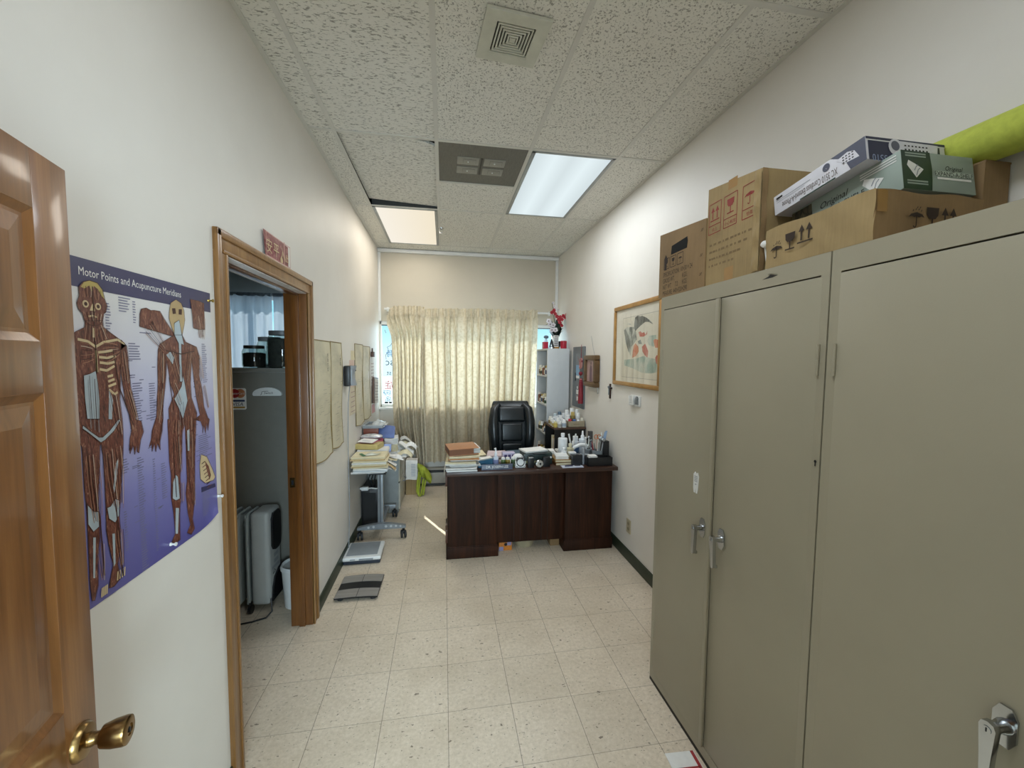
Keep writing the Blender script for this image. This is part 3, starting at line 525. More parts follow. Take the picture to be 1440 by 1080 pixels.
b = MB(); b.lathe([(0, .012), (.013, .012), (.0135, .019), (.011, .024), (.012, .03), (.020, .034), (.0245, .05), (.0265, .068), (.0255, .073), (.021, .075), (.011, .0755), (.011, .0735), (0, .0735)], (0, 0, 0), BRASS, 32, T)
b.bx((kx - .001, -.0765, .937), (kx + .001, -.0734, .949), BLACK); done(b, 'knob', dr, local=True)
# ------------------------------------------------------------------ side room things
b = MB()
def sheer(u, v):
    x = -3.35 + u * 1.3; z = 2.42 - v * 1.4
    return Vector((x, YB - .06 + .018 * math.sin(u * 70) + .01 * math.sin(u * 31 + 1), z))
b.grid(sheer, 160, 6, SHEER); b.tube([(-3.35, YB - .06, 2.425), (-2.05, YB - .06, 2.425)], .022, M('rod_pocket', '#7f868e', .7, var=.25, scale=40))
done(b, 'sheer_curtain', label='sheer white curtain left of the slit, seen through the side doorway', cat='curtain')
b = MB()
def sheer2(u, v):
    x = -2.03 + u * .95; z = 2.42 - v * 1.4
    return Vector((x, YB - .06 + .012 * math.sin(u * 40) + .008 * math.sin(u * 17 + 1), z))
b.grid(sheer2, 120, 6, SHEER); b.tube([(-2.03, YB - .06, 2.425), (-1.08, YB - .06, 2.425)], .022, M('rod_pocket', '#7f868e'))
done(b, 'sheer_curtain', label='sheer white curtain at the right end, behind the glass jars', cat='curtain')
def jar(x, y, z, r, h, lid, fill, fh, label, lidh=.02, sq=1):
    t = thing('glass_jar', label, 'jar', (x, y, z)); b = MB()
    b.lathe([(0, .002), (r * .9, .002), (r, .02), (r, h * .72), (r * .86, h * .86), (r * .8, h * .9), (r * .8, h - lidh)], (0, 0, 0), JARG, 24); done(b, 'glass_body', t, local=True)
    b = MB(); n = 24; b.lathe([(0, .008), (r * .86, .008), (r * .93, .025), (r * .93, fh), (r * .6, fh + .006), (0, fh + .003)], (0, 0, 0), fill, 24); done(b, 'contents', t, local=True)
    b = MB(); b.cyl((0, 0, h - lidh), r * .86, lidh, lid, 24, bev=.003); done(b, 'lid', t, local=True); return t
HERB = M('dark_herb', '#171310', .9, var=.5, scale=60, bump=.8, bscale=60); HERB2 = M('grey_herb', '#3c3b38', .9, var=.4, scale=40, bump=.8, bscale=50)
jar(-1.30, 3.09, 1.605, .074, .155, M('dark_lid', '#26201b', .4), HERB, .1, 'small squat glass jar of black herbs with a dark lid', .022)
jar(-1.255, 3.23, 1.56, .085, .265, M('grey_lid', '#8f9293', .4), M('pale_herb', '#8d8f8c', .9, var=.2), .06, 'nearly empty glass jar with a grey lid behind the squat one', .03)
jar(-1.12, 3.10, 1.605, .098, .258, M('grey_lid2', '#6e7071', .4), HERB2, .20, 'tall wide glass jar of grey herbs with a grey lid', .03)
b = MB(); b.bx((-1.4, 3.16, 1.52), (-1.1, 3.34, 1.56), SIDEW, .003); done(b, 'ledge', label='narrow grey ledge behind the half height wall under the jars', cat='ledge')
# card sticker and white wall hook on the half wall
T = FF(-1.452, 3.049, 1.318); b = MB(); W_, H_ = .111, .148
b.prism([(.008, 0), (W_ - .008, 0), (W_, .008), (W_, H_ - .008), (W_ - .008, H_), (.008, H_), (0, H_ - .008), (0, .008)], T, .0008, PAPER)
b.disc(.038, .112, .031, M('card_red', '#a32622', .5), T, .0012, 24); b.disc(.074, .112, .031, M('card_orange', '#c07a52', .5), T, .0011, 24)
b.text('MasterCard', .0215, T @ Matrix.Translation((.0555, .105, 0)), PAPER, 'CENTER', .88, .0018)
b.rect(.01, .055, W_ - .01, .068, M('card_navy', '#1c2c55', .5), T, .001); b.rect(.01, .01, W_ - .01, .021, M('card_gold', '#a98339', .5), T, .001)
b.text('VISA', .035, T @ Matrix.Translation((.0555, .026, 0)), M('card_navy', '#1c2c55'), 'CENTER', 1.0, .0012, .2)
done(b, 'card_sticker', label='white payment card sticker with red and orange discs on the half wall', cat='sticker')
T = FF(-1.294, 3.049, 1.414); b = MB(); n = 14
b.prism([(.0, .008), (.006, 0)] + [(.178, 0), (.185, .008)] + [(.0925 + .0925 * math.cos(PI * k / n), .012 + .046 * math.sin(PI * k / n)) for k in range(1, n)], T, .02, WPLAS)
b.text('Switch', .024, T @ Matrix.Translation((.072, .012, 0)), INK, 'LEFT', .9, .0206, .2); b.line([(.05, .006), (.058, .012), (.06, .028), (.075, .032), (.1, .032)], .003, INK, T, .0206)
done(b, 'wall_holder', label='white arched plastic wall holder with black lettering on the half wall', cat='holder')
# oil filled radiator
t = thing('oil_radiator', 'white oil filled radiator with a black control panel in the side room', 'heater', (-1.13, 2.83, 0), -.05)
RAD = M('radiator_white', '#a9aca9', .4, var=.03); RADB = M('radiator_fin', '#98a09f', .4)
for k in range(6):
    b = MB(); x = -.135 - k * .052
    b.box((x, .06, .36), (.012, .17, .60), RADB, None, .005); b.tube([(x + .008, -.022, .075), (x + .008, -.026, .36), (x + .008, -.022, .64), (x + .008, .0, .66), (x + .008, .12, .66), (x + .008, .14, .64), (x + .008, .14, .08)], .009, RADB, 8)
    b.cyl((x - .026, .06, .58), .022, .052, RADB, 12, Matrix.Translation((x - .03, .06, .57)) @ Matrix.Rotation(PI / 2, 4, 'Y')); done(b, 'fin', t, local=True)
b = MB(); T = Matrix.Translation((-.115, 0, 0)) @ Matrix.Rotation(PI / 2, 4, 'X')
T = frame((-.115, -.035, 0), (1, 0, 0), (0, 0, 1))
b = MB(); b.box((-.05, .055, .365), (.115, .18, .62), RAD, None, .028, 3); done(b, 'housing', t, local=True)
T = frame((.0075, .0, 0), (0, 1, 0), (0, 0, 1))
b = MB(); b.prism([(.0, .62), (.0, .44), (.015, .41), (.04, .40), (.09, .40), (.115, .42), (.122, .5), (.12, .62), (.10, .655), (.02, .655)][::-1], T, .012, BLACK); done(b, 'control_panel', t, local=True)
b = MB(); b.prism([(-.01, .07), (.13, .07), (.13, .26), (.09, .255), (.03, .22), (.0, .16)], T, .010, BLACK)
done(b, 'vent_panel', t, local=True)
b = MB(); b.rect(.03, .35, .09, .375, GREYP, T, .002); b.rect(.03, .31, .09, .335, GREYP, T, .002); b.rect(.0, .275, .1, .295, GREYP, T, .002); b.line([(.01, .245), (.03, .27), (.05, .25), (.01, .245)], .004, INK, T, .002); done(b, 'rating_label', t, local=True)
for x in (-.12, -.36):
    for y in (-.02, .14):
        b = MB(); b.cyl((x, y, .028), .028, .02, BLACK, 16, Matrix.Translation((x - .01, y, .028)) @ Matrix.Rotation(PI / 2, 4, 'Y')); b.bx((x - .006, y - .01, .03), (x + .006, y + .01, .075), BLACK); done(b, 'caster', t, local=True)
b = MB(); b.tube([(-1.12, 2.80, .1), (-1.105, 2.77, .03), (-1.13, 2.74, .007), (-1.2, 2.71, .006), (-1.3, 2.69, .006), (-1.42, 2.69, .006), (-1.55, 2.72, .006)], .005, BLACK)
done(b, 'power_cord', t)
t = thing('bucket', 'white plastic bucket with a lid between the radiator and door jamb', 'bucket', (-.985, 2.90, 0)); b = MB()
b.lathe([(0, 0), (.085, 0), (.1, .25), (.1, .255), (0, .255)], (0, 0, 0), WPLAS, 24); done(b, 'body', t, local=True)
b = MB(); b.lathe([(0, .255), (.106, .255), (.108, .268), (.1, .285), (.09, .27), (0, .27)], (0, 0, 0), WPLAS, 24); done(b, 'lid', t, local=True)
# ------------------------------------------------------------------ left wall: anatomy chart
T = FL(0, 0, -.0012); PL0, PL1, PZ0, PZ1 = 1.0, 1.607, 1.092, 1.905
PP_ = poster_paper(); NAVY = M('chart_navy', '#37375c', .3, coat=.5); BONE = M('chart_bone', '#c9b48c', .4, coat=.3); TEND = M('chart_tendon', '#a9b6bd', .4, coat=.3)
SKULL = M('chart_skull', '#b69c6f', .4, coat=.3); DKM = M('chart_dark', '#42221b', .4); SCALP = M('chart_scalp', '#b3a05c', .4)
b = MB()
def sheet(u, v):        # slightly lifted lower right corner
    y = PL0 + u * (PL1 - PL0); z = PZ0 + v * (PZ1 - PZ0); c = max(0, u - .8) / .2 * max(0, .12 - v) / .12
    return Vector((XL + .0022 + .012 * c * c, y - .02 * c * c, z + .03 * c * c))
b.grid(sheet, 30, 30, PP_)
K = .004                                     # print layers, each a hair above the sheet
b.poly([(PL0, 1.905), (PL0, 1.838), (1.6055, 1.838), (1.6055, 1.905)], NAVY, T, K)
b.text('Motor Points and Acupuncture Meridians', .0275, T @ Matrix.Translation((1.078, 1.8665, 0)), PAPER, 'LEFT', .79, K + .0006)
def pp(k, m, dz=0): b.poly(PF[k], m, T, K + dz)
for k in ('F_body', 'F_arm', 'B_body'): pp(k, MUSC, .0003)
pp('F_head', MUSC, .0005); pp('F_scalp', SCALP, .0008); pp('B_head', SKULL, .0005)
for k in ('F_white', 'F_white2', 'F_pelv', 'F_k1', 'F_k2', 'F_t2', 'F_s1', 'F_s2', 'B_white', 'B_sac', 'B_shw', 'B_calf', 'B_ach', 'B_thw'): pp(k, TEND, .0008)
for k in ('B_eye1', 'B_eye2', 'X_hole'): pp(k, DKM, .0010)
pp('X_sec', MUSC, .0003); pp('X_neck', MUSC, .0012); pp('X_vert', BONE, .0004); [b.line([(1.517 + .004 * q, 1.318 - .013 * q), (1.535 + .005 * q, 1.322 - .013 * q)], .003, MUSC if q % 2 else DKM, T, K + .0008) for q in range(8)]; b.poly([(1.536, 1.325), (1.558, 1.30), (1.57, 1.265), (1.56, 1.25), (1.545, 1.29)], MUSC, T, K + .0007); pp('X_bar', NAVY, .0004); pp('X_hole', DKM, .0012)
for r in RIBS: b.line(r, .006, BONE, T, K + .0011)
for r in ([(1.114, 1.845), (1.114, 1.64)], [(1.165, 1.70), (1.18, 1.60), (1.22, 1.50)], [(1.075, 1.45), (1.1, 1.3), (1.105, 1.15)], [(1.13, 1.44), (1.15, 1.3), (1.16, 1.12)], [(1.37, 1.62), (1.385, 1.52)], [(1.36, 1.70), (1.43, 1.69), (1.50, 1.70)], [(1.34, 1.62), (1.335, 1.5), (1.315, 1.44)], [(1.375, 1.42), (1.38, 1.25)], [(1.44, 1.42), (1.45, 1.25)], [(1.40, 1.44), (1.40, 1.35)]): b.line(r, .0035, DKM, T, K + .0011)
for x0, z0 in ((1.093, 1.802), (1.127, 1.80)):
    b.disc(x0, z0, .0085, BONE, T, K + .0011); b.disc(x0, z0, .0045, DKM, T, K + .0014)
b.poly([(1.103, 1.788), (1.118, 1.788), (1.116, 1.797), (1.111, 1.805), (1.107, 1.797)], BONE, T, K + .0011); b.line([(1.099, 1.774), (1.111, 1.777), (1.123, 1.774)], .004, BONE, T, K + .0011)
for y, z, w in ((1.106, 1.125, .02), (1.16, 1.14, .03)):
    for q in range(4): b.line([(y - w / 2 + q * w / 4, z), (y - w / 2 + q * w / 4 - .003, z - .022)], .004, BONE, T, K + .0011)
rr = random.Random(3)
for y0, z0, y1, z1 in COLS:
    z = z1
    while z > z0:
        b.rect(y0, z - .0026, y0 + max(.012, y1 - y0) * rr.uniform(.55, 1), z, TEXTINK, T, K + .0002); z -= .0068
for q in range(46):
    y = rr.choice((1.21, 1.25, 1.27, 1.3, 1.49, 1.51)); z = rr.uniform(1.22, 1.7); b.rect(y, z, y + rr.uniform(.012, .03), z + .0022, TEXTINK, T, K + .0001)
for k_ in ('F_body', 'F_arm', 'F_head', 'B_body', 'B_head', 'X_sec', 'X_neck', 'X_vert', 'F_white', 'F_pelv', 'F_k1', 'F_k2', 'B_sac', 'B_calf', 'B_white'): b.line(PF[k_] + PF[k_][:1], .0013, DKM, T, K + .0013)
FIBL = M('fibre_light', '#a5785f', .4, coat=.3); FIBP = M('fibre_pale', '#c9b4a0', .4, coat=.3); rf = random.Random(9)
def fibres(a, c, wa, wc, n, bow=0, mats=(FIBL, DKM, FIBL, DKM, FIBP)):     # muscle fibres from a to c
    a = Vector(a); c = Vector(c); d = (c - a).normalized(); q = Vector((-d.y, d.x))
    for i in range(n):
        s_ = (i + .5) / n * 2 - 1 + rf.uniform(-.06, .06); t0, t1 = rf.uniform(0, .12), rf.uniform(.86, 1)
        b.line([a.lerp(c, t) + q * (s_ * (wa + (wc - wa) * t) * (1 + bow * math.sin(t * PI))) for t in (t0, t0 * .6 + t1 * .4, t0 * .3 + t1 * .7, t1)], rf.uniform(.0008, .0017), mats[i % len(mats)], T, K + .00125)
for A_ in (((1.152, 1.455), (1.16, 1.29), .026, .014, 11, .35), ((1.088, 1.455), (1.095, 1.28), .018, .012, 8, .3), ((1.155, 1.25), (1.16, 1.14), .015, .005, 7, .3), ((1.098, 1.24), (1.10, 1.14), .012, .004, 5, .3), ((1.196, 1.70), (1.205, 1.61), .010, .012, 7, .3), ((1.207, 1.60), (1.235, 1.505), .012, .006, 7, .3), ((1.135, 1.69), (1.19, 1.70), .028, .010, 8, .2), ((1.072, 1.69), (1.108, 1.69), .030, .018, 6, .1), ((1.155, 1.60), (1.175, 1.48), .016, .010, 6, .2), ((1.103, 1.755), (1.10, 1.715), .012, .018, 6, 0), ((1.128, 1.755), (1.14, 1.715), .010, .022, 6, 0), ((1.10, 1.845), (1.10, 1.815), .012, .010, 5, .2), ((1.127, 1.84), (1.128, 1.815), .010, .008, 4, .2), ((1.10, 1.785), (1.104, 1.762), .012, .010, 5, 0), ((1.127, 1.785), (1.122, 1.762), .010, .010, 5, 0),
    ((1.385, 1.70), (1.42, 1.60), .020, .016, 7, .2), ((1.475, 1.70), (1.45, 1.60), .016, .012, 6, .2), ((1.345, 1.70), (1.338, 1.60), .014, .011, 7, .3), ((1.335, 1.59), (1.315, 1.49), .010, .005, 6, .3), ((1.525, 1.69), (1.54, 1.60), .010, .010, 6, .2), ((1.545, 1.59), (1.57, 1.50), .010, .005, 5, .3), ((1.39, 1.60), (1.42, 1.53), .008, .012, 5, .2), ((1.405, 1.49), (1.40, 1.44), .024, .024, 8, .2), ((1.462, 1.49), (1.46, 1.44), .020, .020, 7, .2), ((1.40, 1.44), (1.405, 1.32), .020, .010, 8, .2), ((1.465, 1.44), (1.462, 1.31), .016, .010, 7, .2), ((1.407, 1.29), (1.405, 1.22), .014, .008, 6, .3), ((1.467, 1.27), (1.468, 1.19), .010, .005, 5, .3), ((1.29, 1.77), (1.36, 1.70), .030, .010, 8, .1), ((1.53, 1.82), (1.545, 1.74), .016, .014, 8, .1), ((1.56, 1.82), (1.55, 1.74), .012, .012, 6, .1)): fibres(*A_)
for k_, m_ in (((1.10, 1.64, 1.10, 1.50), 5), ((1.42, 1.54, 1.425, 1.46), 4)): fibres((k_[0], k_[1]), (k_[2], k_[3]), .016, .014, m_, 0, (GREYP, DKM))
ch = done(b, 'wall_chart', label='large glossy anatomy wall chart beside the open entry door', cat='poster', origin=(XL, 1.3, PZ0))
def pin(y, z, m, name, label):
    b = MB(); Tp = frame((XL + .003, y, z), (0, 1, 0), (0, 0, 1)); b.lathe([(0, 0), (.0055, 0), (.0045, .003), (.0028, .005), (.003, .011), (.0055, .013), (.0055, .016), (0, .0165)], (0, 0, 0), m, 14, Tp)
    done(b, name, label=label, cat='push pin')
pin(1.594, 1.878, M('gold_pin', '#b59a4d', .25, .8), 'push_pin', 'brass push pin in the top right corner of the anatomy chart')
pin(1.345, 1.117, WPLAS, 'push_pin', 'white push pin at the bottom edge of the anatomy chart'); pin(1.611, 1.175, WPLAS, 'push_pin', 'white push pin at the curled right edge of the anatomy chart')
# red lucky sign
RED = ink_mat('red_sign', '#7a2428', '#a86a66', 30, (1, 1, 1), .5, .68); GOLD = M('sign_gold', '#cbb185', .5); PINKE = M('sign_edge', '#c08e84', .5)
b = MB(); S0, S1 = 2.04, 2.357
def sg(u, v): return Vector((XL + .003 + .012 * math.sin(u * PI) * (1 - v) + .006 * (1 - u), S0 + u * (S1 - S0) + .02 * (1 - v) * (1 - u), 2.142 + v * .122 + (.0 if u < .62 else -.008 * (u - .62))))
b.grid(sg, 16, 6, RED); T = FL(S0, 2.142, .0165)
for a, (ch_, x) in enumerate((('安', .045), ('平', .125), ('入', .205), ('出', .262))): b.text(ch_, .07 if a < 3 else .045, T @ Matrix.Translation((x, .03, 0)), GOLD, 'CENTER', 1.0, 0.0006)
b.outline(.012, .008, .305, .114, .004, PINKE, T); b.rect(.222, .0, .232, .122, PINKE, T, .0002); b.disc(.19, .022, .016, GOLD, T, .0002)
done(b, 'door_charm_sign', label='creased red paper sign with gold Chinese characters above the side doorway', cat='sign')
# hanging paper scrolls
def scroll(y0, y1, z0, z1, label, seed, char=None, glare=0):
    r = random.Random(seed); ph = r.uniform(0, 6)
    pm = ink_mat('scroll_%d' % seed, '#cfc7ad', '#aea993', 3.2, (1, .8, 1.6), .48, .7); ed = M('scroll_edge', '#857246', .6)
    b = MB(); f = lambda u, v: Vector((XL + .001 + .012 * (1 - v) ** 2 * abs(math.sin(u * PI + .4)) + .004 * math.sin(v * 7 + ph) * u + .002, y0 + u * (y1 - y0) + .008 * math.sin(v * 6 + ph), z0 + v * (z1 - z0) - .02 * (1 - v) * math.sin(u * 2.4)))
    b.grid(f, 10, 24, pm)
    for u in (0, 1): b.tube([f(u, k / 24) for k in range(25)], .0035, ed, 6)
    for v in (0, 1): b.tube([f(k / 10, v) for k in range(11)], .004, ed, 6)
    o = done(b, 'paper_scroll', label=label, cat='scroll'); T = FL(y0, z0, .014); w, h = y1 - y0, z1 - z0
    b = MB(); rr = random.Random(seed + 50)
    for q in range(34 if char else 14):
        yy = rr.uniform(.1, .8) * w; zz = rr.uniform(.04, .62) * h; b.rect(yy, zz, yy + rr.uniform(.03, .14) * w * 2, zz + .0022, M('scroll_ink', '#95927f', .7), T, .003)
    if char: b.text('\n'.join(char), .032, T @ Matrix.Translation((w * .72, h * .86, 0)), INK, 'CENTER', 1, .003)
    done(b, 'lettering', o)
scroll(2.735, 3.125, 1.0, 1.795, 'aged cream paper scroll next to the side doorway', 11, '經絡穴位')
scroll(3.135, 3.455, 1.01, 1.797, 'aged cream paper scroll second from the side doorway, half behind the wall phone', 12, '人體圖')
scroll(3.955, 4.31, 1.045, 1.81, 'cream paper scroll in crinkled plastic beyond the wall phone', 13)
scroll(4.318, 4.705, 1.05, 1.80, 'cream paper scroll in crinkled plastic nearest the window', 14)
t = thing('wall_phone', 'grey wall phone with a hanging cord between the paper scrolls', 'phone', (XL, 3.57, 1.45))
b = MB(); b.box((.03, 0, .08), (.05, .13, .17), BLACK, None, .012); done(b, 'base', t, local=True)
b = MB(); b.grid(lambda u, v: Vector((.052 + .032 * math.sin(u * PI) ** .5 + .008 * math.cos(v * 2 * PI), -.045 + u * .12, v * .165)), 10, 14, GREYP); b.box((.055, .015, .082), (.03, .11, .16), GREYP, None, .01); b.box((.087, .01, .125), (.004, .012, .012), BLACK); done(b, 'handset', t, local=True)
b = MB(); b.tube([(.04, 0, 0), (.02, .02, -.15), (.012, .03, -.45), (.012, .035, -.75), (.012, .05, -1.0), (.012, .03, -1.2), (.014, -.02, -1.40)], .004, GREYP, 6); done(b, 'cord', t, local=True)
def wall_sheet(y0, y1, z0, z1, m, label, lines=0, name='paper_note', off=.0006):
    b = MB(); b.grid(lambda u, v: Vector((XL + off + .006 * (1 - v) * u, y0 + u * (y1 - y0), z0 + v * (z1 - z0))), 5, 5, m); T = FL(y0, z0, off + .0065); w, h = y1 - y0, z1 - z0
    for k in range(lines): b.rect(w * .15, h * (.1 + .8 * k / lines), w * .85, h * (.1 + .8 * k / lines) + .006, M('note_ink', '#a58a84', .7), T, .0005)
    return done(b, name, label=label, cat='paper')
PINK = M('pink_paper', '#d8bfb2', .7, var=.05); BEI = M('beige_paper', '#d6cbb4', .7)
wall_sheet(3.74, 3.93, 1.42, 1.66, PINK, 'pinkish paper pinned right behind the wall phone', 3); wall_sheet(3.72, 3.95, 1.17, 1.44, BEI, 'beige paper pinned below and right of the wall phone', 5)
wall_sheet(3.80, 3.94, 1.66, 1.745, CREAM, 'small cream paper pinned above the wall phone', 0); wall_sheet(4.74, 4.99, 1.36, 1.68, PAPER, 'white paper with scribbled writing near the window', 7)
b = MB(); b.box((XL + .02, 4.83, 1.72), (.03, .09, .06), M('dark_brown', '#4a2e20', .5), None, .006); b.box((XL + .015, 4.83, 1.765), (.012, .03, .05), M('dark_brown', '#4a2e20'), None, .003); done(b, 'wall_clip', label='dark brown clip holding the white paper near the window', cat='clip')
t = thing('wall_calendar', 'small ruled calendar with a dark brown back hanging near the window', 'calendar', (XL, 4.98, 1.14)); b = MB(); b.box((.02, 0, .16), (.02, .30, .30), M('dark_brown2', '#5a3f2e', .5), Matrix.Rotation(-.08, 4, 'X')); done(b, 'backing', t, local=True)
b = MB(); T = frame((.032, -.13, .02), (0, 1, -.08), (0, .08, 1)); b.rect(0, 0, .26, .28, M('calendar_paper', '#cfc6b8', .7), T); [b.rect(.02, .03 + .034 * k, .24, .038 + .034 * k, M('calendar_line', '#8f8377', .7), T, .001) for k in range(7)]; done(b, 'page', t, local=True)
wall_sheet(4.84, 5.03, 1.04, 1.14, M('rose_paper', '#dba5a4', .7), 'rose coloured paper strip below the ruled calendar')
# ------------------------------------------------------------------ right wall
t = thing('framed_painting', 'gold framed brush painting of a hill and red fish on the right wall', 'painting', (XR, 3.08, 1.46)); FRM = M('gold_frame', '#a98049', .35, .3, var=.2); MATB = M('painting_mat', '#ddd5c6', .6, var=.03)
Y0, Y1, Z0, Z1 = 2.66, 3.468, 1.465, 2.145; b = MB()
for lo, hi in (((Y0, Z0), (Y1, Z0 + .035)), ((Y0, Z1 - .035), (Y1, Z1)), ((Y0, Z0 + .0352), (Y0 + .035, Z1 - .0352)), ((Y1 - .035, Z0 + .0352), (Y1, Z1 - .0352))): b.bx((XR - .025, *lo), (XR - .001, *hi), FRM, .007)
done(b, 'frame', t)
b = MB(); b.bx((XR - .010, Y0 + .03, Z0 + .03), (XR - .004, Y1 - .03, Z1 - .03), MATB); Tn = frame((XR - .0105, 0, 0), (0, -1, 0), (0, 0, 1))
def wash(name, base, ink, sc=16): return ink_mat(name, base, ink, sc, (1, 1, .5), .38, .62)
b.poly([(-3.30, 1.54), (-2.69, 1.54), (-2.69, 2.036), (-3.30, 2.036)], M('rice_paper', '#d9d1c0', .6, var=.04), Tn, .0004); b.outline(-3.30, 1.54, -2.69, 2.036, .003, M('mat_line', '#9c968c', .6), Tn, .0006)
GW = wash('wash_grey', '#c9c7bb', '#5d6361'); GD = wash('wash_dark', '#888a86', '#3a3d3d'); RW = wash('wash_red', '#c88574', '#b2403a', 22); OW = wash('wash_orange', '#d29170', '#c0532e', 22); TW = wash('wash_teal', '#c8c8ba', '#8fa59b', 12)
for k, m, d in (('w2', TW, .0008), ('w1', TW, .0008), ('m2', GW, .0010), ('m2d', GD, .0012), ('m1', GD, .0012), ('hat', GW, .0012), ('g1', GD, .0014), ('f1', RW, .0016), ('f2', OW, .0016), ('f3', RW, .0016), ('f4', OW, .0016), ('f5', RW, .0016)): b.poly([(-y, z) for y, z in PP[k]], m, Tn, d)
done(b, 'picture', t)
b = MB(); b.poly([(XR - .014, Y0 + .032, Z0 + .032), (XR - .014, Y1 - .032, Z0 + .032), (XR - .014, Y1 - .032, Z1 - .032), (XR - .014, Y0 + .032, Z1 - .032)], thin_glass('picture_glass', '#fbfcfb', 1.6, .01)); done(b, 'glass', t)
t = thing('framed_picture', 'small deep brown framed picture of a figure beside the red tassel', 'picture', (XR, 3.985, 1.40)); b = MB(); BRF = M('brown_frame', '#5f4526', .4, var=.25)
for lo, hi in (((3.825, 1.405), (4.15, 1.455)), ((3.825, 1.68), (4.15, 1.728)), ((3.825, 1.4552), (3.875, 1.6798)), ((4.10, 1.4552), (4.15, 1.6798))): b.bx((XR - .06, *lo), (XR - .002, *hi), BRF, .012)
done(b, 'frame', t)
b = MB(); b.bx((XR - .035, 3.87, 1.45), (XR - .03, 4.105, 1.685), M('picture_rose', '#a98d89', .5, var=.1)); Tn = frame((XR - .0355, 0, 0), (0, -1, 0), (0, 0, 1)); FIG = M('figure_mauve', '#6d5560', .6, var=.2)
b.poly([(-4.02, 1.46), (-3.95, 1.46), (-3.955, 1.58), (-3.965, 1.62), (-4.0, 1.63), (-4.02, 1.58)], FIG, Tn, .0006); b.disc(-3.985, 1.645, .018, FIG, Tn, .0006); done(b, 'picture', t)
b = MB(); b.tube([(XR - .004, 3.97, 1.728), (XR - .003, 4.02, 1.80), (XR - .003, 4.08, 1.93)], .0015, GREYP, 5); done(b, 'hanging_wire', t)
b = MB(); b.tube([(XR - .02, 3.84, 1.41), (XR - .01, 3.85, 1.36), (XR - .004, 3.87, 1.345)], .004, WPLAS, 6); done(b, 'hanging_cord', t)
t = thing('electrical_panel', 'tall grey metal electrical panel with stickers on the right wall', 'electrical panel', (XR, 4.44, 1.135)); b = MB(); EG = M('panel_grey', '#6a6f72', .45, .2)
b.bx((XR - .02, 4.245, 1.137), (XR - .001, 4.635, 1.828), EG, .005); done(b, 'cover', t)
b = MB(); b.bx((XR - .026, 4.35, 1.21), (XR - .0195, 4.50, 1.75), M('panel_door', '#767b7e', .45, .2), .003); b.bx((XR - .03, 4.49, 1.44), (XR - .02, 4.52, 1.53), BLACK); done(b, 'door', t)
b = MB(); Tn = frame((XR - .0265, 0, 0), (0, -1, 0), (0, 0, 1))
b.rect(-4.49, 1.5, -4.37, 1.62, M('sticker_blue', '#7fa3c0', .5), Tn); b.rect(-4.49, 1.47, -4.37, 1.5, WPLAS, Tn); done(b, 'sticker', t)
b = MB(); b.rect(-4.47, 1.29, -4.38, 1.34, WPLAS, Tn); done(b, 'sticker', t)
b = MB(); b.rect(-4.46, 1.21, -4.38, 1.27, WPLAS, Tn); b.outline(-4.455, 1.215, -4.385, 1.265, .005, REDINK, Tn, .0009); done(b, 'sticker', t)
b = MB(); b.rect(-4.45, 1.35, -4.41, 1.38, WPLAS, Tn); done(b, 'sticker', t)
b = MB(); b.line([(-4.43, 1.72), (-4.40, 1.66)], .008, REDINK, Tn); done(b, 'red_mark', t)
t = thing('red_tassel', 'red Chinese knot tassel hanging beside the electrical panel', 'tassel', (XR - .045, 4.262, 1.2)); RT = M('tassel_red', '#7d1a28', .6, var=.2, scale=60)
b = MB(); b.tube([(0, 0, .645), (-.001, 0, .5)], .003, RT, 6); done(b, 'cord', t, local=True)
b = MB(); [b.tube([(-.004, .035 * math.cos(a + q) , .44 + .055 * math.sin(a + q * .5)) for a in [2 * PI * k / 14 for k in range(14)]], .008, (RT if q % 2 else M('knot_pink', '#b98580', .6)), 6, True) for q in range(3)]
b.ball((-.004, 0, .33), .022, RT); done(b, 'knot', t, local=True)
b = MB(); b.lathe([(0, .28), (.012, .275), (.02, .25), (.028, .05), (.028, .0), (0, .0)], (0, 0, 0), RT, 16); b.lathe([(.014, .272), (.016, .262), (.016, .25), (.021, .245)], (0, 0, 0), M('knot_pink', '#b98580'), 16); done(b, 'fringe', t, local=True)
t = thing('crucifix', 'small dark wooden crucifix on the right wall', 'crucifix', (XR, 3.552, 1.325)); DKW = M('crucifix_wood', '#3a241a', .5)
b = MB(); b.bx((XR - .014, 3.544, 1.325), (XR, 3.562, 1.462), DKW, .002); b.bx((XR - .014, 3.515, 1.415), (XR - .0005, 3.591, 1.432), DKW, .002); done(b, 'cross', t)
b = MB(); b.tube([(XR - .019, 3.553, 1.36), (XR - .02, 3.553, 1.425)], .006, GREYM, 8); b.tube([(XR - .019, 3.52, 1.432), (XR - .021, 3.553, 1.422), (XR - .019, 3.586, 1.432)], .004, GREYM, 6); b.ball((XR - .02, 3.553, 1.437), .008, GREYM); done(b, 'figure', t)
t = thing('thermostat', 'white thermostat with its cover ajar below the painting', 'thermostat', (XR, 3.04, 1.315)); b = MB(); b.bx((XR - .012, 2.965, 1.315), (XR, 3.125, 1.40), WPLAS, .003); done(b, 'base', t)
b = MB(); b.box((XR - .024, 3.085, 1.357), (.006, .085, .078), WPLAS, Matrix.Rotation(-.12, 4, 'X'), .002); T = frame((XR - .0275, 3.115, 1.325), (0, -1, .1), (0, .1, 1)); [b.rect(.008, .012 + .012 * k, .05, .015 + .012 * k, GREYP, T) for k in range(5)]; done(b, 'cover', t)
b = MB(); b.bx((XR - .015, 2.98, 1.33), (XR - .011, 3.035, 1.385), GREYM, .001); b.bx((XR - .018, 2.99, 1.36), (XR - .012, 3.02, 1.395), BLACK, .001); done(b, 'works', t)
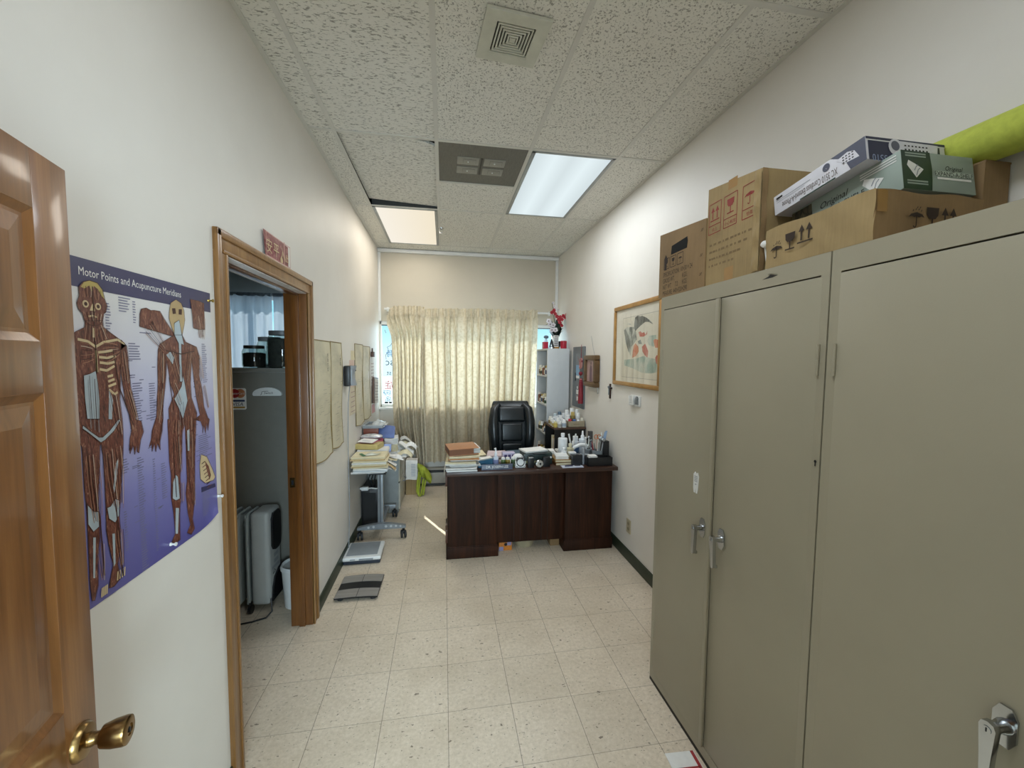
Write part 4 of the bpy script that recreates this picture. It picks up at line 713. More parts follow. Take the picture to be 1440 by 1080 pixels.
def outlet(T, label, name='wall_outlet'):
    b = MB(); PLT = M('outlet_ivory', '#b7ab8e', .45); b.prism([(-.036, -.057), (.036, -.057), (.036, .057), (-.036, .057)], T, .006, PLT)
    for s in (-.022, .022): b.disc(0, s, .016, M('outlet_dark', '#8f8468', .5), T, .0065, 16); b.rect(-.008, s - .006, -.005, s + .006, BLACK, T, .007); b.rect(.005, s - .006, .008, s + .006, BLACK, T, .007)
    return done(b, name, label=label, cat='outlet')
outlet(FR(3.11, .297, .0005), 'ivory wall outlet low on the right wall between desk and cabinet')
# ------------------------------------------------------------------ steel cupboards
CX = 1.075
def handle(parent, y, z, tilt=0):
    """T handle: octagonal plate, round shaft, tapering lever hanging down"""
    b = MB(); T = frame((CX - .003, y, z), (0, -1, 0), (0, 0, 1))
    b.prism([(-.009, -.04), (.009, -.04), (.018, -.022), (.018, .022), (.009, .04), (-.009, .04), (-.018, .022), (-.018, -.022)], T, .005, CHROME)
    b.lathe([(.014, .005), (.013, .012), (.0105, .02), (.0105, .04), (0, .04)], (0, 0, 0), CHROME, 18, T)
    h = done(b, 'handle', parent); b = MB(); R = T @ Matrix.Rotation(tilt, 4, 'Z')
    pts = [(-.0125, .004), (-.009, .013), (0, .016), (.009, .013), (.0125, .004), (.009, -.05), (.0065, -.105), (0, -.11), (-.0065, -.105), (-.009, -.05)]
    b.prism(pts[::-1], R @ Matrix.Translation((0, 0, .033)), .014, CHROME); b.box((0, -.103, .030), (.011, .012, .012), CHROME, R, .003)
    done(b, 'lever', h)
    b = MB(); b.lathe([(0, .0475), (.007, .0475), (.007, .0485), (0, .0485)], (0, 0, 0), CHROME, 14, T); b.rect(-.001, -.004, .001, .004, BLACK, T, .049); done(b, 'lock', h)
def cupboard(y0, y1, label, halves, hs):
    t = thing('steel_cupboard', label, 'cupboard', (1.29, (y0 + y1) / 2, 0)); b = MB(); x1 = 1.50
    b.bx((CX + .0205, y0, .03), (x1, y0 + .012, 1.974), STEEL); b.bx((CX + .0205, y1 - .012, .03), (x1, y1, 1.974), STEEL); b.bx((CX + .021, y0, 1.975), (x1, y1, 1.995), STEEL)
    b.bx((x1 - .01, y0 + .0125, .03), (x1 - .0005, y1 - .0125, 1.974), STEEL); b.bx((CX + .02, y0 + .01, .05), (CX + .03, y1 - .01, 1.97), STEEL2)
    b.bx((CX, y0, .062), (CX + .02, y0 + .028, 1.934), STEEL); b.bx((CX, y1 - .028, .062), (CX + .02, y1, 1.934), STEEL)
    b.bx((CX, y0, 1.934), (CX + .02, y1, 1.995), STEEL); b.bx((CX, y0, .018), (CX + .02, y1, .062), STEEL)
    b.bx((CX, y0, .0), (x1, y1, .016), M('cupboard_foot', '#2a2620', .8)); done(b, 'carcass', t)
    for (ya, yb, proud, hy, hz, tilt, far) in halves:
        b = MB(); b.bx((CX - proud, ya, .066), (CX + .014, yb, 1.930), STEEL, .003)
        d = done(b, 'door', t)
        handle(d, hy, hz, tilt)
        b = MB(); hyy = (yb + .0015) if far else (ya - .0015)
        for z in (.29, 1.69): b = MB(); b.lathe([(0, -.045), (.0045, -.045), (.0045, -.001), (.0036, 0), (.0045, .001), (.0045, .045), (0, .045)], (CX - .0035, hyy, z), STEEL, 10); done(b, 'hinge', d)
    return t
c1 = cupboard(1.0, 1.905, 'beige steel cupboard farthest from the entry, with a white tooth sticker on its door', [(1.466, 1.874, .004, 1.51, .985, 0, True), (1.023, 1.455, .0005, 1.393, .988, .10, False)], 0)
c2 = cupboard(.085, .995, 'beige steel cupboard nearest the entry, under the green box', [(.543, .969, .0005, .575, .985, 0, True), (.111, .535, .004, .50, .985, 0, False)], 0)
b = MB(); b.bx((CX - .014, 1.452, .066), (CX - .003, 1.470, 1.930), STEEL, .002); done(b, 'overlap_strip', c1.children[1])
b = MB(); T = frame((CX - .0045, 1.566, 1.115), (0, -1, 0), (0, 0, 1))
b.prism([(-.016, .02), (-.012, 0), (-.004, .0), (.0, .028), (.003, .0), (.011, 0), (.016, .022), (.02, .075), (.012, .092), (.003, .084), (-.006, .092), (-.017, .08)], T, .0015, WPLAS)
for k in range(4): b.rect(-.01, .05 + .007 * k, .012, .053 + .007 * k, GREYP, T, .002)
b.rect(-.004, .036, .006, .04, GREYP, T, .002); done(b, 'tooth_sticker', c1.children[1])
b = MB(); T = frame((CX - .001, 1.012, 1.385), (0, -1, 0), (0, 0, 1)); b.disc(0, .008, .0045, BLACK, T); b.rect(-.002, -.006, .002, .006, BLACK, T); done(b, 'keyhole', c1)
b = MB(); T = frame((CX - .0006, 1.215, 1.962), (0, -1, 0), (0, 0, 1)); b.poly([(-.035, 0), (-.01, .006), (.0, .012), (.02, .006), (.032, .004), (.01, 0)], BLACK, T); b.poly([(-.02, .008), (.0, .016), (.02, .01), (.04, .008), (.0, .021)], STEEL, T, .002); done(b, 'dent', c1)
# ------------------------------------------------------------------ cartons on the cupboards
def hexa(b, P, m, top=True):
    """P: 8 corners, bottom ring then top ring"""
    v = [b.bm.verts.new(p) for p in P]; F = [(3, 2, 1, 0)] + [(k, (k + 1) % 4, 4 + (k + 1) % 4, 4 + k) for k in range(4)] + ([(4, 5, 6, 7)] if top else [])
    b._tag([b.bm.faces.new([v[i] for i in f]) for f in F], m)
def carton(x0, x1, y0, y1, z0, zn, zf, m): # near end y0 height zn, far end y1 height zf
    b = MB(); hexa(b, [(x0, y0, z0), (x1, y0, z0), (x1, y1, z0), (x0, y1, z0), (x0, y0, zn), (x1, y0, zn), (x1, y1, zf), (x0, y1, zf)], m); return b
def umbrella(b, T, s, m, z=.0008):
    b.poly([(-.5 * s, .0), (-.36 * s, .16 * s), (0, .26 * s), (.36 * s, .16 * s), (.5 * s, .0), (.3 * s, .05 * s), (.15 * s, .0), (0, .05 * s), (-.15 * s, .0), (-.3 * s, .05 * s)], m, T, z)
    b.line([(0, .2 * s), (0, -.42 * s), (-.05 * s, -.5 * s), (-.14 * s, -.5 * s), (-.17 * s, -.42 * s)], .06 * s, m, T, z)
def drops(b, T, s, m):
    for x, y in ((-.25, .3), (-.08, .36), (.1, .36), (.26, .3), (0, .46), (.18, .46)): b.line([(x * s, y * s), ((x + .05) * s, (y + .08) * s)], .05 * s, m, T)
def goblet(b, T, s, m):
    b.poly([(-.36 * s, .5 * s), (-.33 * s, .15 * s), (-.18 * s, -.02 * s), (.18 * s, -.02 * s), (.33 * s, .15 * s), (.36 * s, .5 * s)], m, T, .0008); b.rect(-.04 * s, -.44 * s, .04 * s, 0, m, T, .0008); b.rect(-.34 * s, -.5 * s, .34 * s, -.42 * s, m, T, .0008)
def arrows(b, T, s, m):
    for x in (-.24, .24):
        b.poly([((x - .2) * s, .15 * s), ((x + .2) * s, .15 * s), (x * s, .52 * s)], m, T, .0008); b.rect((x - .05) * s, -.36 * s, (x + .05) * s, .16 * s, m, T, .0008)
    b.rect(-.5 * s, -.5 * s, .5 * s, -.42 * s, m, T, .0008)
TT = lambda T, x, y: T @ Matrix.Translation((x, y, 0))
BI = M('brown_ink', '#33251a', .8)
X0 = 1.08
b = carton(X0, 1.42, 1.577, 1.945, 1.997, 2.278, 2.312, KRAFT2); T = frame((X0, 1.945, 1.997), (0, -1, 0), (0, 0, 1))
b.prism([(.105, .195), (.235, .195), (.24, .225), (.235, .245), (.11, .235)], TT(T, 0, 0), .0008, M('hole_dark', '#0c0a08', .95))
for k, f in enumerate((goblet, goblet, umbrella)):
    b.outline(.045 + k * .058, .135, .092 + k * .058, .185, .003, BI, T); f(b, TT(T, .0685 + k * .058, .16), .032, BI)
b.poly([(.05, .13), (.07, .13), (.066, .165), (.08, .18), (.06, .205), (.048, .19)], BI, T, .0009)
for k, s_ in enumerate(('SPECIFICATION. 10×30 × 24', 'GROSS WT.           KGS.', 'NET WT.     7.2      KGS.', 'MEASURE. 440×320×290')): b.text(s_, .031, TT(T, .04, .098 - k * .03), BI, 'LEFT', .64)
for z in (.05, .13, .235):
    for q in (0, .008): b.line([(.335 + q, z), (.343 + q, z + .012)], .0025, BI, T)
done(b, 'cardboard_box', label='smallest brown carton with a hand hole, farthest along the cupboard top', cat='box', origin=(1.25, 1.76, 1.997))
b = carton(X0 + .004, 1.42, 1.279, 1.574, 1.997, 2.35, 2.39, KRAFT); T = frame((X0 + .004, 1.574, 1.997), (0, -1, 0), (0, 0, 1))
for x, f in ((.047, arrows), (.137, goblet), (.238, umbrella)):
    b.outline(x - .036, .205, x + .036, .325, .003, REDINK, T); b.line([(x - .036, .238), (x + .036, .238)], .003, REDINK, T); f(b, TT(T, x, .282), .055, REDINK); b.text('小心輕放' if f is goblet else '向上' if f is arrows else '怕濕', .016, TT(T, x, .214), REDINK, 'CENTER')
rr = random.Random(5)
for k in range(4):
    x = .02
    while x < .25 - .03 * k:
        w = rr.uniform(.006, .02); b.rect(x, .155 - .028 * k, x + w, .163 - .028 * k, GREYINK, T, .0007); x += w + rr.uniform(.003, .012)
b.rect(.12, .30 + .045, .17, .381, TAPE, T, .0004); b.rect(.115, 0, .165, .05, TAPE, T, .0004)
T = FF(X0 + .004, 1.279, 1.997); b.text('PAN', .045, TT(T, .12, .13), BI); b.outline(.12, .235, .20, .27, .003, GREYINK, T); b.poly([(.13, .27), (.16, .30), (.19, .27)], GREYINK, T, .0008); b.poly([(.145, .27), (.16, .287), (.175, .27)], KRAFT, T, .001)
bx2 = done(b, 'cardboard_box', label='tallest brown carton with red umbrella and glass marks on the cupboard', cat='box', origin=(1.25, 1.43, 1.997))
b = MB(); b.grid(lambda u, v: Vector((X0 - .002 - .006 * math.sin(v * 21) * math.sin(u * PI), 1.31 - u * .032, 2.0 + v * .345)), 4, 30, KRAFT); b.grid(lambda u, v: Vector((X0 - .001 + .02 * u, 1.277 - .006 * abs(math.sin(v * 9)), 2.0 + v * .348)), 2, 20, KRAFT2); done(b, 'torn_flap', bx2)
b = MB(); b.ball((X0 + .005, 1.258, 2.085), .012, PAPER, (1, 1.2, 1)); b.tube([(X0 + .01, 1.262, 2.08), (X0 + .02, 1.262, 2.03), (X0 + .02, 1.262, 1.999)], .004, PAPER); done(b, 'crumpled_paper', label='crumpled scrap of white paper between two cartons on the cupboard', cat='paper')
# open carton holding the boxes
b = MB(); y0, y1, x1, z0, z1 = .892, 1.247, 1.425, 1.997, 2.124
def wav(u, v): return .004 * math.sin(u * 17 + v * 5) * math.sin(v * PI)
b.grid(lambda u, v: Vector((X0 + wav(u, v), y1 + u * (y0 - y1), z0 + v * (z1 - z0 + .004 * math.sin(u * 9)))), 24, 6, KRAFT); b.grid(lambda u, v: Vector((X0 + .006 + wav(1 - u, v), y0 + .006 + (1 - u) * (y1 - y0 - .012), z0 + v * (z1 - z0))), 24, 4, KRAFT)
b.grid(lambda u, v: Vector((X0 + u * (x1 - X0), y0 + wav(u, v), z0 + v * (z1 - z0 + .003 * math.sin(u * 11)))), 24, 6, KRAFT2); b.grid(lambda u, v: Vector((X0 + .006 + (1 - u) * (x1 - X0 - .012), y0 + .006 + wav(u, v), z0 + v * (z1 - z0))), 24, 4, KRAFT2)
b.bx((X0 + .01, y1 - .006, z0), (x1, y1, z1), KRAFT); b.bx((x1 - .006, y0 + .01, z0), (x1, y1, z1), KRAFT); b.bx((X0 + .006, y0 + .006, z0), (x1, y1, z0 + .006), KRAFT)
T = frame((X0 - .005, y1, z0), (0, -1, 0), (0, 0, 1))
umbrella(b, TT(T, .052, .052), .05, BI); drops(b, TT(T, .052, .052), .05, BI); goblet(b, TT(T, .104, .066), .052, BI); arrows(b, TT(T, .158, .076), .054, BI)
T = FF(X0, y0 - .0052, z0); umbrella(b, TT(T, .122, .062), .05, BI); drops(b, TT(T, .122, .062), .05, BI); goblet(b, TT(T, .172, .062), .055, BI); arrows(b, TT(T, .225, .064), .055, BI)
b.rect(.0, .07, .03, .124, TAPE, T, .0004)
done(b, 'cardboard_box', label='long low open carton with black umbrella marks holding the green box', cat='box', origin=(1.25, 1.07, 1.997))
# tilted print cartons: built level about a near lower corner, then tipped down at the far end
def tipped(x, y, z, yaw, pitch): return Matrix.Translation((x, y, z)) @ Matrix.Rotation(yaw, 4, 'Z') @ Matrix.Rotation(pitch, 4, 'X')
def tbox(w, l, h, mats, m0):
    b = MB(); b.bx((0, 0, 0), (w, l, h), m0, .0015); return b
SAGE = M('sage_green', '#95a197', .5, var=.08, scale=5); DKG = M('bottle_green', '#20392c', .45); PHW = M('phone_box_white', '#d6d4da', .4, var=.04); PHN = M('phone_box_navy', '#1b2140', .4); PHV = M('phone_box_violet', '#555766', .4, var=.15, scale=9)
Tg = tipped(1.177, .902, 2.136, 0, -.14); b = tbox(.236, .335, .105, None, SAGE)
LF = frame((-.0005, .335, 0), (0, -1, 0), (0, 0, 1)); NF = FF(0, -.0005, 0)
b.rect(.0, .0, .09, .105, DKG, NF, .0004); b.poly([(.088, 0), (.09, 0), (.094, .03), (.096, .06), (.092, .105), (.088, .105)], DKG, NF, .0004)
def shelfpic(b, T, s):
    b.poly([(0, .6 * s), (.5 * s, .0), (.95 * s, .45 * s), (.45 * s, .7 * s), (.1 * s, .85 * s)], PAPER, T, .0009)
    for k in range(2): b.line([((.5 - .1 * k) * s, (.1 + .25 * k) * s), ((.62 - .1 * k) * s, (.4 + .15 * k) * s), ((.75 - .12 * k) * s, (.5 + .14 * k) * s)], .05 * s, GREYP, T, .0013)
shelfpic(b, TT(NF, .015, .032), .055)
for z in (.014, .021, .089, .096): b.rect(.012, z, .078, z + .004, SAGE, NF, .0009)
b.text('Original', .018, TT(NF, .165, .060), INK, 'CENTER', 1, .0008, .35); b.rect(.103, .043, .228, .057, M('sage_light', '#b7c2b5', .5), NF, .0006); b.text('EXPAND-A-SHELF', .0175, TT(NF, .165, .0435), INK, 'CENTER', .92, .0011); b.rect(.11, .034, .222, .040, PAPER, NF, .0008)
b.text('Original', .028, TT(LF, .145, .062), INK, 'CENTER', 1, .0008, .35); b.text('EXPAND-A-SHELF', .024, TT(LF, .15, .038), INK, 'CENTER', .95, .0008); shelfpic(b, TT(LF, .235, .028), .06)
for k in range(3): b.rect(.23, .08 + .007 * k, .325, .083 + .007 * k, PAPER, LF, .0008)
b.rect(0, .0, .075, .098, ink_mat('food_print', '#57513a', '#2d2a1f', 38), LF, .0006)
bmesh.ops.transform(b.bm, matrix=Tg, verts=b.bm.verts); done(b, 'product_box', label='sage green boxed shelf unit with a dark green end band on the open carton', cat='box', origin=tuple(Tg.translation))
Tp = tipped(1.130, .962, 2.2335, 0, -.15); b = tbox(.265, .312, .066, None, PHW)
LF = frame((-.0005, 0, .066), (0, 1, 0), (0, 0, -1)); NF = FF(0, -.0005, 0)          # left end is printed upside down
b.text('XC 3510 Cordless Extend-A-Phone', .030, TT(LF, .082, .036), M('print_brown', '#54463f', .6), 'LEFT', .45)
b.poly([(0, .066), (0, .0), (.10, 0), (.06, .026), (.045, .066)][::-1], PHV, LF, .0004); b.poly([(.018, .045), (.058, .040), (.085, .018), (.05, .012), (.03, .02)], PHW, LF, .0008)
for i in range(4):
    for j in range(3): b.rect(.033 + .009 * i, .019 + .008 * j, .038 + .009 * i, .0225 + .008 * j, INK, LF, .0012)
b.ball((-.001, .115, .046), .001, PHW); b.disc(.115, .017, .012, PHV, LF, .0006); b.rect(.275, .010, .30, .016, INK, LF, .0008); b.rect(.17, .020, .30, .0215, GREYP, LF, .0008); b.rect(.19, .027, .30, .0282, GREYP, LF, .0008); b.rect(.09, .062, .21, .066, DKG, LF, .0008)
b.rect(.006, .0, .246, .055, PHN, NF, .0004); b.rect(0, .0558, .265, .0585, PAPER, NF, .0006); b.rect(0, .0585, .265, .066, PHN, NF, .0005)
NI = frame((.13, -.0005, .062), (-1, 0, 0), (0, 0, -1)); b.text('XC-3510', .028, TT(NI, .02, .046), M('print_pale', '#93a2c0', .5), 'LEFT', .9, .0008)
b.poly([(.105, .030), (.235, .026), (.24, .06), (.11, .062)], PHW, NF, .0009); b.disc(.096, .042, .024, PHW, NF, .0014, 24); b.disc(.094, .046, .014, PHV, NF, .002, 20)
for i in range(7):
    for j in range(2): b.rect(.125 + .012 * i, .037 + .011 * j, .131 + .012 * i, .041 + .011 * j, INK, NF, .0014)
bmesh.ops.transform(b.bm, matrix=Tp, verts=b.bm.verts); done(b, 'product_box', label='white and navy cordless phone box lying upside down on the green box', cat='box', origin=tuple(Tp.translation))
b = carton(1.432, 1.518, .90, 1.10, 1.997, 2.228, 2.232, KRAFT2); b.bx((1.431, .899, 2.224), (1.519, 1.101, 2.229), KRAFT2); done(b, 'cardboard_box', label='plain brown carton behind the green box, against the wall', cat='box')
FOAM = M('foam_lime', '#b4bd4c', .85, var=.10, scale=60, bump=.4, bscale=120); b = MB(); b.lathe([(0, 0), (.018, 0), (.018, .004), (.050, .004), (.055, .012), (.055, .50), (.05, .51), (0, .51)], (0, 0, 0), FOAM, 28, Matrix.Translation((1.455, 1.06, 2.284)) @ Matrix.Rotation(PI / 2, 4, 'X'))
done(b, 'foam_roll', label='lime green foam roll lying on the cartons against the wall', cat='roll')
T = Matrix.Translation((.975, 1.475, .001)) @ RZ(-.05); b = MB(); b.box((.02, -.10, .001), (.13, .26, .002), PAPER, T)
for p in ([(.085, .03), (.085, -.23)], ): b.line([(.075, .03), (.075, -.23)], .014, M('label_red', '#9c2a2c', .6), T, .0026)
b.line([(-.045, -.04), (.075, -.04)], .008, M('label_red', '#9c2a2c'), T, .0026); b.line([(-.045, -.13), (.075, -.13)], .004, M('label_red', '#9c2a2c'), T, .0026)
done(b, 'shipping_envelope', label='white card envelope with red bars on the floor at the cupboard foot', cat='envelope')
# ------------------------------------------------------------------ curtains
def lerp(tab, t):
    for (a, va), (c, vc) in zip(tab, tab[1:]):
        if t <= c: return va + (vc - va) * max(0, (t - a) / (c - a))
    return tab[-1][1]
def curtain(name, xl, xr, ztop, zbot, n, seed, label, lean=0, nu=260):
    r = random.Random(seed); ph = [r.uniform(0, 6) for _ in range(6)]
    t = thing('curtain', label, 'curtain', (0, YB - .115, 0))
    def warp(u): return u + .012 * math.sin(u * 19 + ph[0]) + .008 * math.sin(u * 41 + ph[1])
    def fn(u, v):
        zt = lerp(ztop, u) - .105; zb = lerp(zbot, u) + .012 * math.sin(u * 50 + ph[2]); z = zt + (zb - zt) * v
        a = lerp(xl, z); c = lerp(xr, z); w = warp(u)
        amp = .018 + .036 * min(1, v * 3) + .006 * v; k = w * n * 2 * PI
        y = amp * (math.sin(k) + .35 * math.sin(2 * k + ph[3]) * (1 - v)) + .016 * math.sin(w * n * .37 * 2 * PI + ph[4] + v * 2.2)
        x = a + (c - a) * u + .010 * math.sin(k * .5 + v * 4 + ph[5]) * v + .014 * math.cos(k) * min(1, v * 4)
        return Vector((x, -y, z))
    b = MB(); b.grid(fn, nu, 46, CURT); done(b, 'drape', t, local=True, ang=80)
    def hd(u, v):
        zt = lerp(ztop, u); z = zt - .11 * v + .006 * math.sin(u * n * 2 * PI + 1); a = lerp(xl, z - .1 * (1 - v)); c = lerp(xr, z - .1 * (1 - v)); w = warp(u); k = w * n * 2 * PI
        pin_ = .5 + .5 * math.cos(k); y = .020 * math.sin(k * 1) + .010 * math.sin(k * 3 + ph[3]) * pin_
        return Vector((a + (c - a) * u + .006 * math.sin(3 * k), -y - .006, z))
    b = MB(); b.grid(hd, nu * 2, 6, CURT); done(b, 'pleated_header', t, local=True, ang=80); return t
curtain('l', [(.3, -.50), (.55, -.55), (.8, -.62), (1.1, -.632), (1.6, -.632), (1.95, -.65), (2.1, -.70), (2.2, -.735), (2.4, -.76)], [(.3, -.22), (1.2, -.26), (2.4, -.24)],
        [(0, 2.19), (.10, 2.27), (.22, 2.325), (.8, 2.335), (1, 2.325)], [(0, .42), (.3, .36), (.5, .42), (.62, .30), (1, .33)], 8, 4, 'left beige brocade curtain whose corner sags away from the window edge')
curtain('r', [(.3, -.24), (1.2, -.26), (2.4, -.30)], [(.3, 1.17), (1.2, 1.19), (2.4, 1.24)], [(0, 2.30), (.1, 2.31), (.5, 2.325), (.75, 2.325), (.88, 2.315), (.95, 2.335), (1, 2.33)], [(0, .33), (.4, .325), (1, .33)], 17, 9, 'wide right beige brocade curtain hanging behind the desk chair')
b = MB(); b.bx((-.74, YB - .075, 2.285), (1.46, YB - .055, 2.31), WHITE, .004); [b.bx((x - .01, YB - .06, 2.27), (x + .01, YB, 2.32), WHITE) for x in (-.7, .3, 1.4)]; done(b, 'curtain_rail', label='white curtain rail above the window', cat='curtain rail')
t = thing('baseboard_heater', 'low grey baseboard heater under the window', 'heater', (.3, YB - .05, 0)); HG = M('heater_grey', '#97948a', .5, .1)
b = MB(); b.bx((-.60, YB - .085, .045), (1.15, YB - .075, .185), HG, .003); b.bx((-.60, YB - .1, .225), (1.15, YB, .245), HG, .003); done(b, 'cover', t)
b = MB(); b.bx((-.60, YB - .075, .02), (1.15, YB, .225), BLACK); done(b, 'fin_bank', t)
# ------------------------------------------------------------------ bottles
def bottle(x, y, z, r, h, col, cap, label, cat='bottle', group=None, band=None, capr=.8, caph=.22, neck=.75, name='pill_bottle', nz=0, rgh=.4):
    bm_ = M('plastic_' + col, '#' + col, rgh); cm = M('plastic_' + cap, '#' + cap, .4); ch = h * caph; b = MB()
    b.lathe([(0, 0), (r * .94, 0), (r, .004), (r, h * neck - r * .25), (r * .96, h * neck - r * .1), (r * capr * .85, h * neck), (r * capr * .85, h - ch), (0, h - ch)], (x, y, z), bm_, 16)
    o = done(b, name, label=label, cat=cat, group=group, origin=(x, y, z))
    b = MB(); b.lathe([(0, h - ch), (r * capr, h - ch), (r * capr, h - .002), (r * capr - .002, h), (0, h)], (x, y, z), cm, 16)
    if nz: b.lathe([(r * capr * .6, h), (r * .2, h + nz), (0, h + nz)], (x, y, z), cm, 12)
    done(b, 'cap', o)
    if band:
        b = MB(); b.lathe([(r + .0006, h * .12), (r + .0006, h * .55)], (x, y, z), M('band_' + band, '#' + band, .5), 16); done(b, 'paper_label', o)
    return o
# ------------------------------------------------------------------ white bookcase in the corner
BX0, BX1, BY0, BY1, BH = 1.218, 1.49, 4.722, 5.29, 1.812; LAM = M('white_laminate', '#c2c5c6', .4, var=.03)
t = thing('bookcase', 'tall white bookcase in the corner facing the desk chair', 'bookcase', (1.35, 5.0, 0)); b = MB()
b.bx((BX0, BY0, 0), (BX1, BY0 + .018, BH), LAM, .001); b.bx((BX0, BY1 - .018, 0), (BX1, BY1, BH), LAM, .001); b.bx((BX0, BY0 + .018, BH - .02), (BX1, BY1 - .018, BH), LAM, .001); b.bx((BX1 - .006, BY0 + .01, 0), (BX1, BY1 - .01, BH - .01), LAM)
done(b, 'carcass', t); SH = [.08, .43, .775, 1.13, 1.485]
for z in SH:
    b = MB(); b.bx((BX0 + .002, BY0 + .018, z - .018), (BX1 - .006, BY1 - .018, z), LAM, .001); done(b, 'shelf', t)
SN = {1: ('second lowest', 2), 2: ('middle', 3), 3: ('second highest', 4), 4: ('top', 5)}
rr = random.Random(21); PAL = [('d8d4c4', 'e6e4dc', '6d5638'), ('c9bfa0', 'd9cfa8', '3b3a35'), ('e2e2de', 'efefec', '2f4a3a'), ('7a4a34', 'd9d4c8', None), ('5d3a26', '3a2a20', 'd0c9b6'), ('d9d9d6', 'b59a52', '4b5b78')]
for si in (1, 2, 3, 4):
    ys = [4.79, 4.86, 4.93, 5.0, 5.07, 5.14, 5.21]
    for row, xx in ((0, 1.255), (1, 1.325)):
        if si == 1 and row: continue
        for k, y in enumerate(ys[: 7 if row == 0 else 5]):
            p = PAL[(k * 5 + si * 3 + row * 2) % 6]; h = rr.uniform(.085, .125) + (.03 if row else 0) + (.04 if si == 1 else 0)
            bottle(xx + rr.uniform(-.006, .006), y, SH[si], rr.uniform(.024, .029), h, *p[:2], '%s bottle from the near end, %s row, %s bookcase shelf' % (ORD[k], ('front', 'back')[row], SN[si][0]), group='bottles on the bookcase shelves', band=p[2])
    if si == 4:
        b = MB(); b.bx((1.23, 4.755, SH[4]), (1.30, 4.775, SH[4] + .05), WPLAS, .002); b.bx((1.23, 4.755, SH[4] + .05), (1.30, 4.775, SH[4] + .075), GREYP, .002); done(b, 'small_box', label='small white and grey box at the near end of the top bookcase shelf', cat='box')
b = MB(); b.lathe([(0, 0), (.05, 0), (.055, .09), (.04, .12), (.045, .2), (.02, .25), (0, .25)], (1.29, 4.85, SH[0]), M('jug_cream', '#cfc8b4', .4), 18); done(b, 'plastic_jug', label='cream plastic jug on the bottom bookcase shelf', cat='jug')
# on top of the bookcase
t = thing('orchid_pot', 'artificial red and white orchids in a dark pot on the bookcase', 'plant', (1.415, 5.06, BH)); b = MB(); b.lathe([(0, 0), (.045, 0), (.065, .09), (.068, .10), (.06, .10), (.05, .085), (0, .085)], (0, 0, 0), BLACK, 18); done(b, 'pot', t, local=True)
LEAF = M('dark_leaf', '#1f2e27', .45, var=.4); b = MB(); rr = random.Random(8)
for k in range(30):
    a = rr.uniform(0, 2 * PI); l = rr.uniform(.12, .26); up = rr.uniform(.12, .30); w = rr.uniform(.03, .045); d = Vector((math.cos(a), math.sin(a) * .6, 0)); s_ = Vector((-d.y, d.x, 0))
    b.grid(lambda u, v: Vector((0, 0, .08)) + d * (l * .55 * u) + Vector((0, 0, up * math.sin(u * 1.9))) + s_ * ((v - .5) * 2 * w * math.sin(min(1, u + .08) * PI) ** .7) , 7, 2, LEAF)
done(b, 'leaves', t, local=True, ang=80)
STM = M('stem_green', '#4b5a3c', .5); STEMS = [[(0, 0, .08), (-.02, -.02, .3), (-.05, -.03, .43), (-.10, -.04, .46)], [(.01, 0, .08), (.03, -.02, .32), (.07, -.03, .42), (.10, -.03, .40)], [(0, .0, .08), (-.03, -.03, .26), (-.10, -.05, .33), (-.15, -.06, .30)], [(0, 0, .08), (-.02, 0, .4), (-.045, 0, .52), (-.06, 0, .585)]]
for s_ in STEMS: b = MB(); b.tube(s_, .003, STM, 6); done(b, 'stem', t, local=True)
def bloom(c, r, m, mc):
    b = MB(); q = Euler((rr.uniform(-.4, .4) + PI / 2, rr.uniform(-.4, .4), rr.uniform(-.5, .5))).to_matrix().to_4x4(); T = Matrix.Translation(c) @ q
    for k in range(5): b.ball((r * .55 * math.cos(k * 2 * PI / 5), r * .55 * math.sin(k * 2 * PI / 5), 0), r * .5, m, (1, 1, .22), 8) if False else b.lathe([(r * .5 * math.sin(PI * j / 4), -r * .12 * math.cos(PI * j / 4)) for j in range(5)], (0, 0, 0), m, 8, T @ Matrix.Translation((r * .55 * math.cos(k * 2 * PI / 5), r * .55 * math.sin(k * 2 * PI / 5), 0)))
    b.ball(T @ Vector((0, 0, r * .1)), r * .22, mc, (1, 1, 1), 8); done(b, 'bloom', t, local=True)
PR = M('petal_red', '#a3182a', .5, var=.25); PWH = M('petal_white', '#ddd8dd', .5); PC = M('petal_core', '#5a2433', .5)
for c in ((-.07, -.04, .46), (-.03, -.05, .445), (-.01, -.06, .41), (.015, -.05, .375), (.035, -.05, .405), (.06, -.05, .375), (.075, -.05, .42), (.105, -.04, .40), (.12, -.04, .435), (.03, -.06, .335), (.055, -.06, .30), (-.045, -.05, .485)): bloom(c, .024, PR, PC)
for c in ((-.10, -.07, .31), (-.06, -.07, .30), (-.115, -.06, .35), (-.03, -.07, .24), (-.07, -.05, .24)): bloom(c, .033, PWH, PC)
for c in ((-.045, 0, .585), (-.03, 0, .545), (-.02, 0, .52), (.02, 0, .50)): bloom(c, .018, PWH, PC)
t = thing('bamboo_card', 'striped white message stand on a gold block beside the orchids', 'stand', (1.375, 4.92, BH)); b = MB(); b.box((0, 0, .0125), (.07, .045, .025), M('gold_block', '#b0813a', .4), None, .004); done(b, 'base', t, local=True)
b = MB(); b.box((0, 0, .095), (.066, .02, .14), WPLAS, None, .004); T = FF(-.033, -.0105, .03); [b.rect(.008, .012 + .025 * k, .058, .022 + .025 * k, INK, T) for k in range(6)]; done(b, 'card', t, local=True)
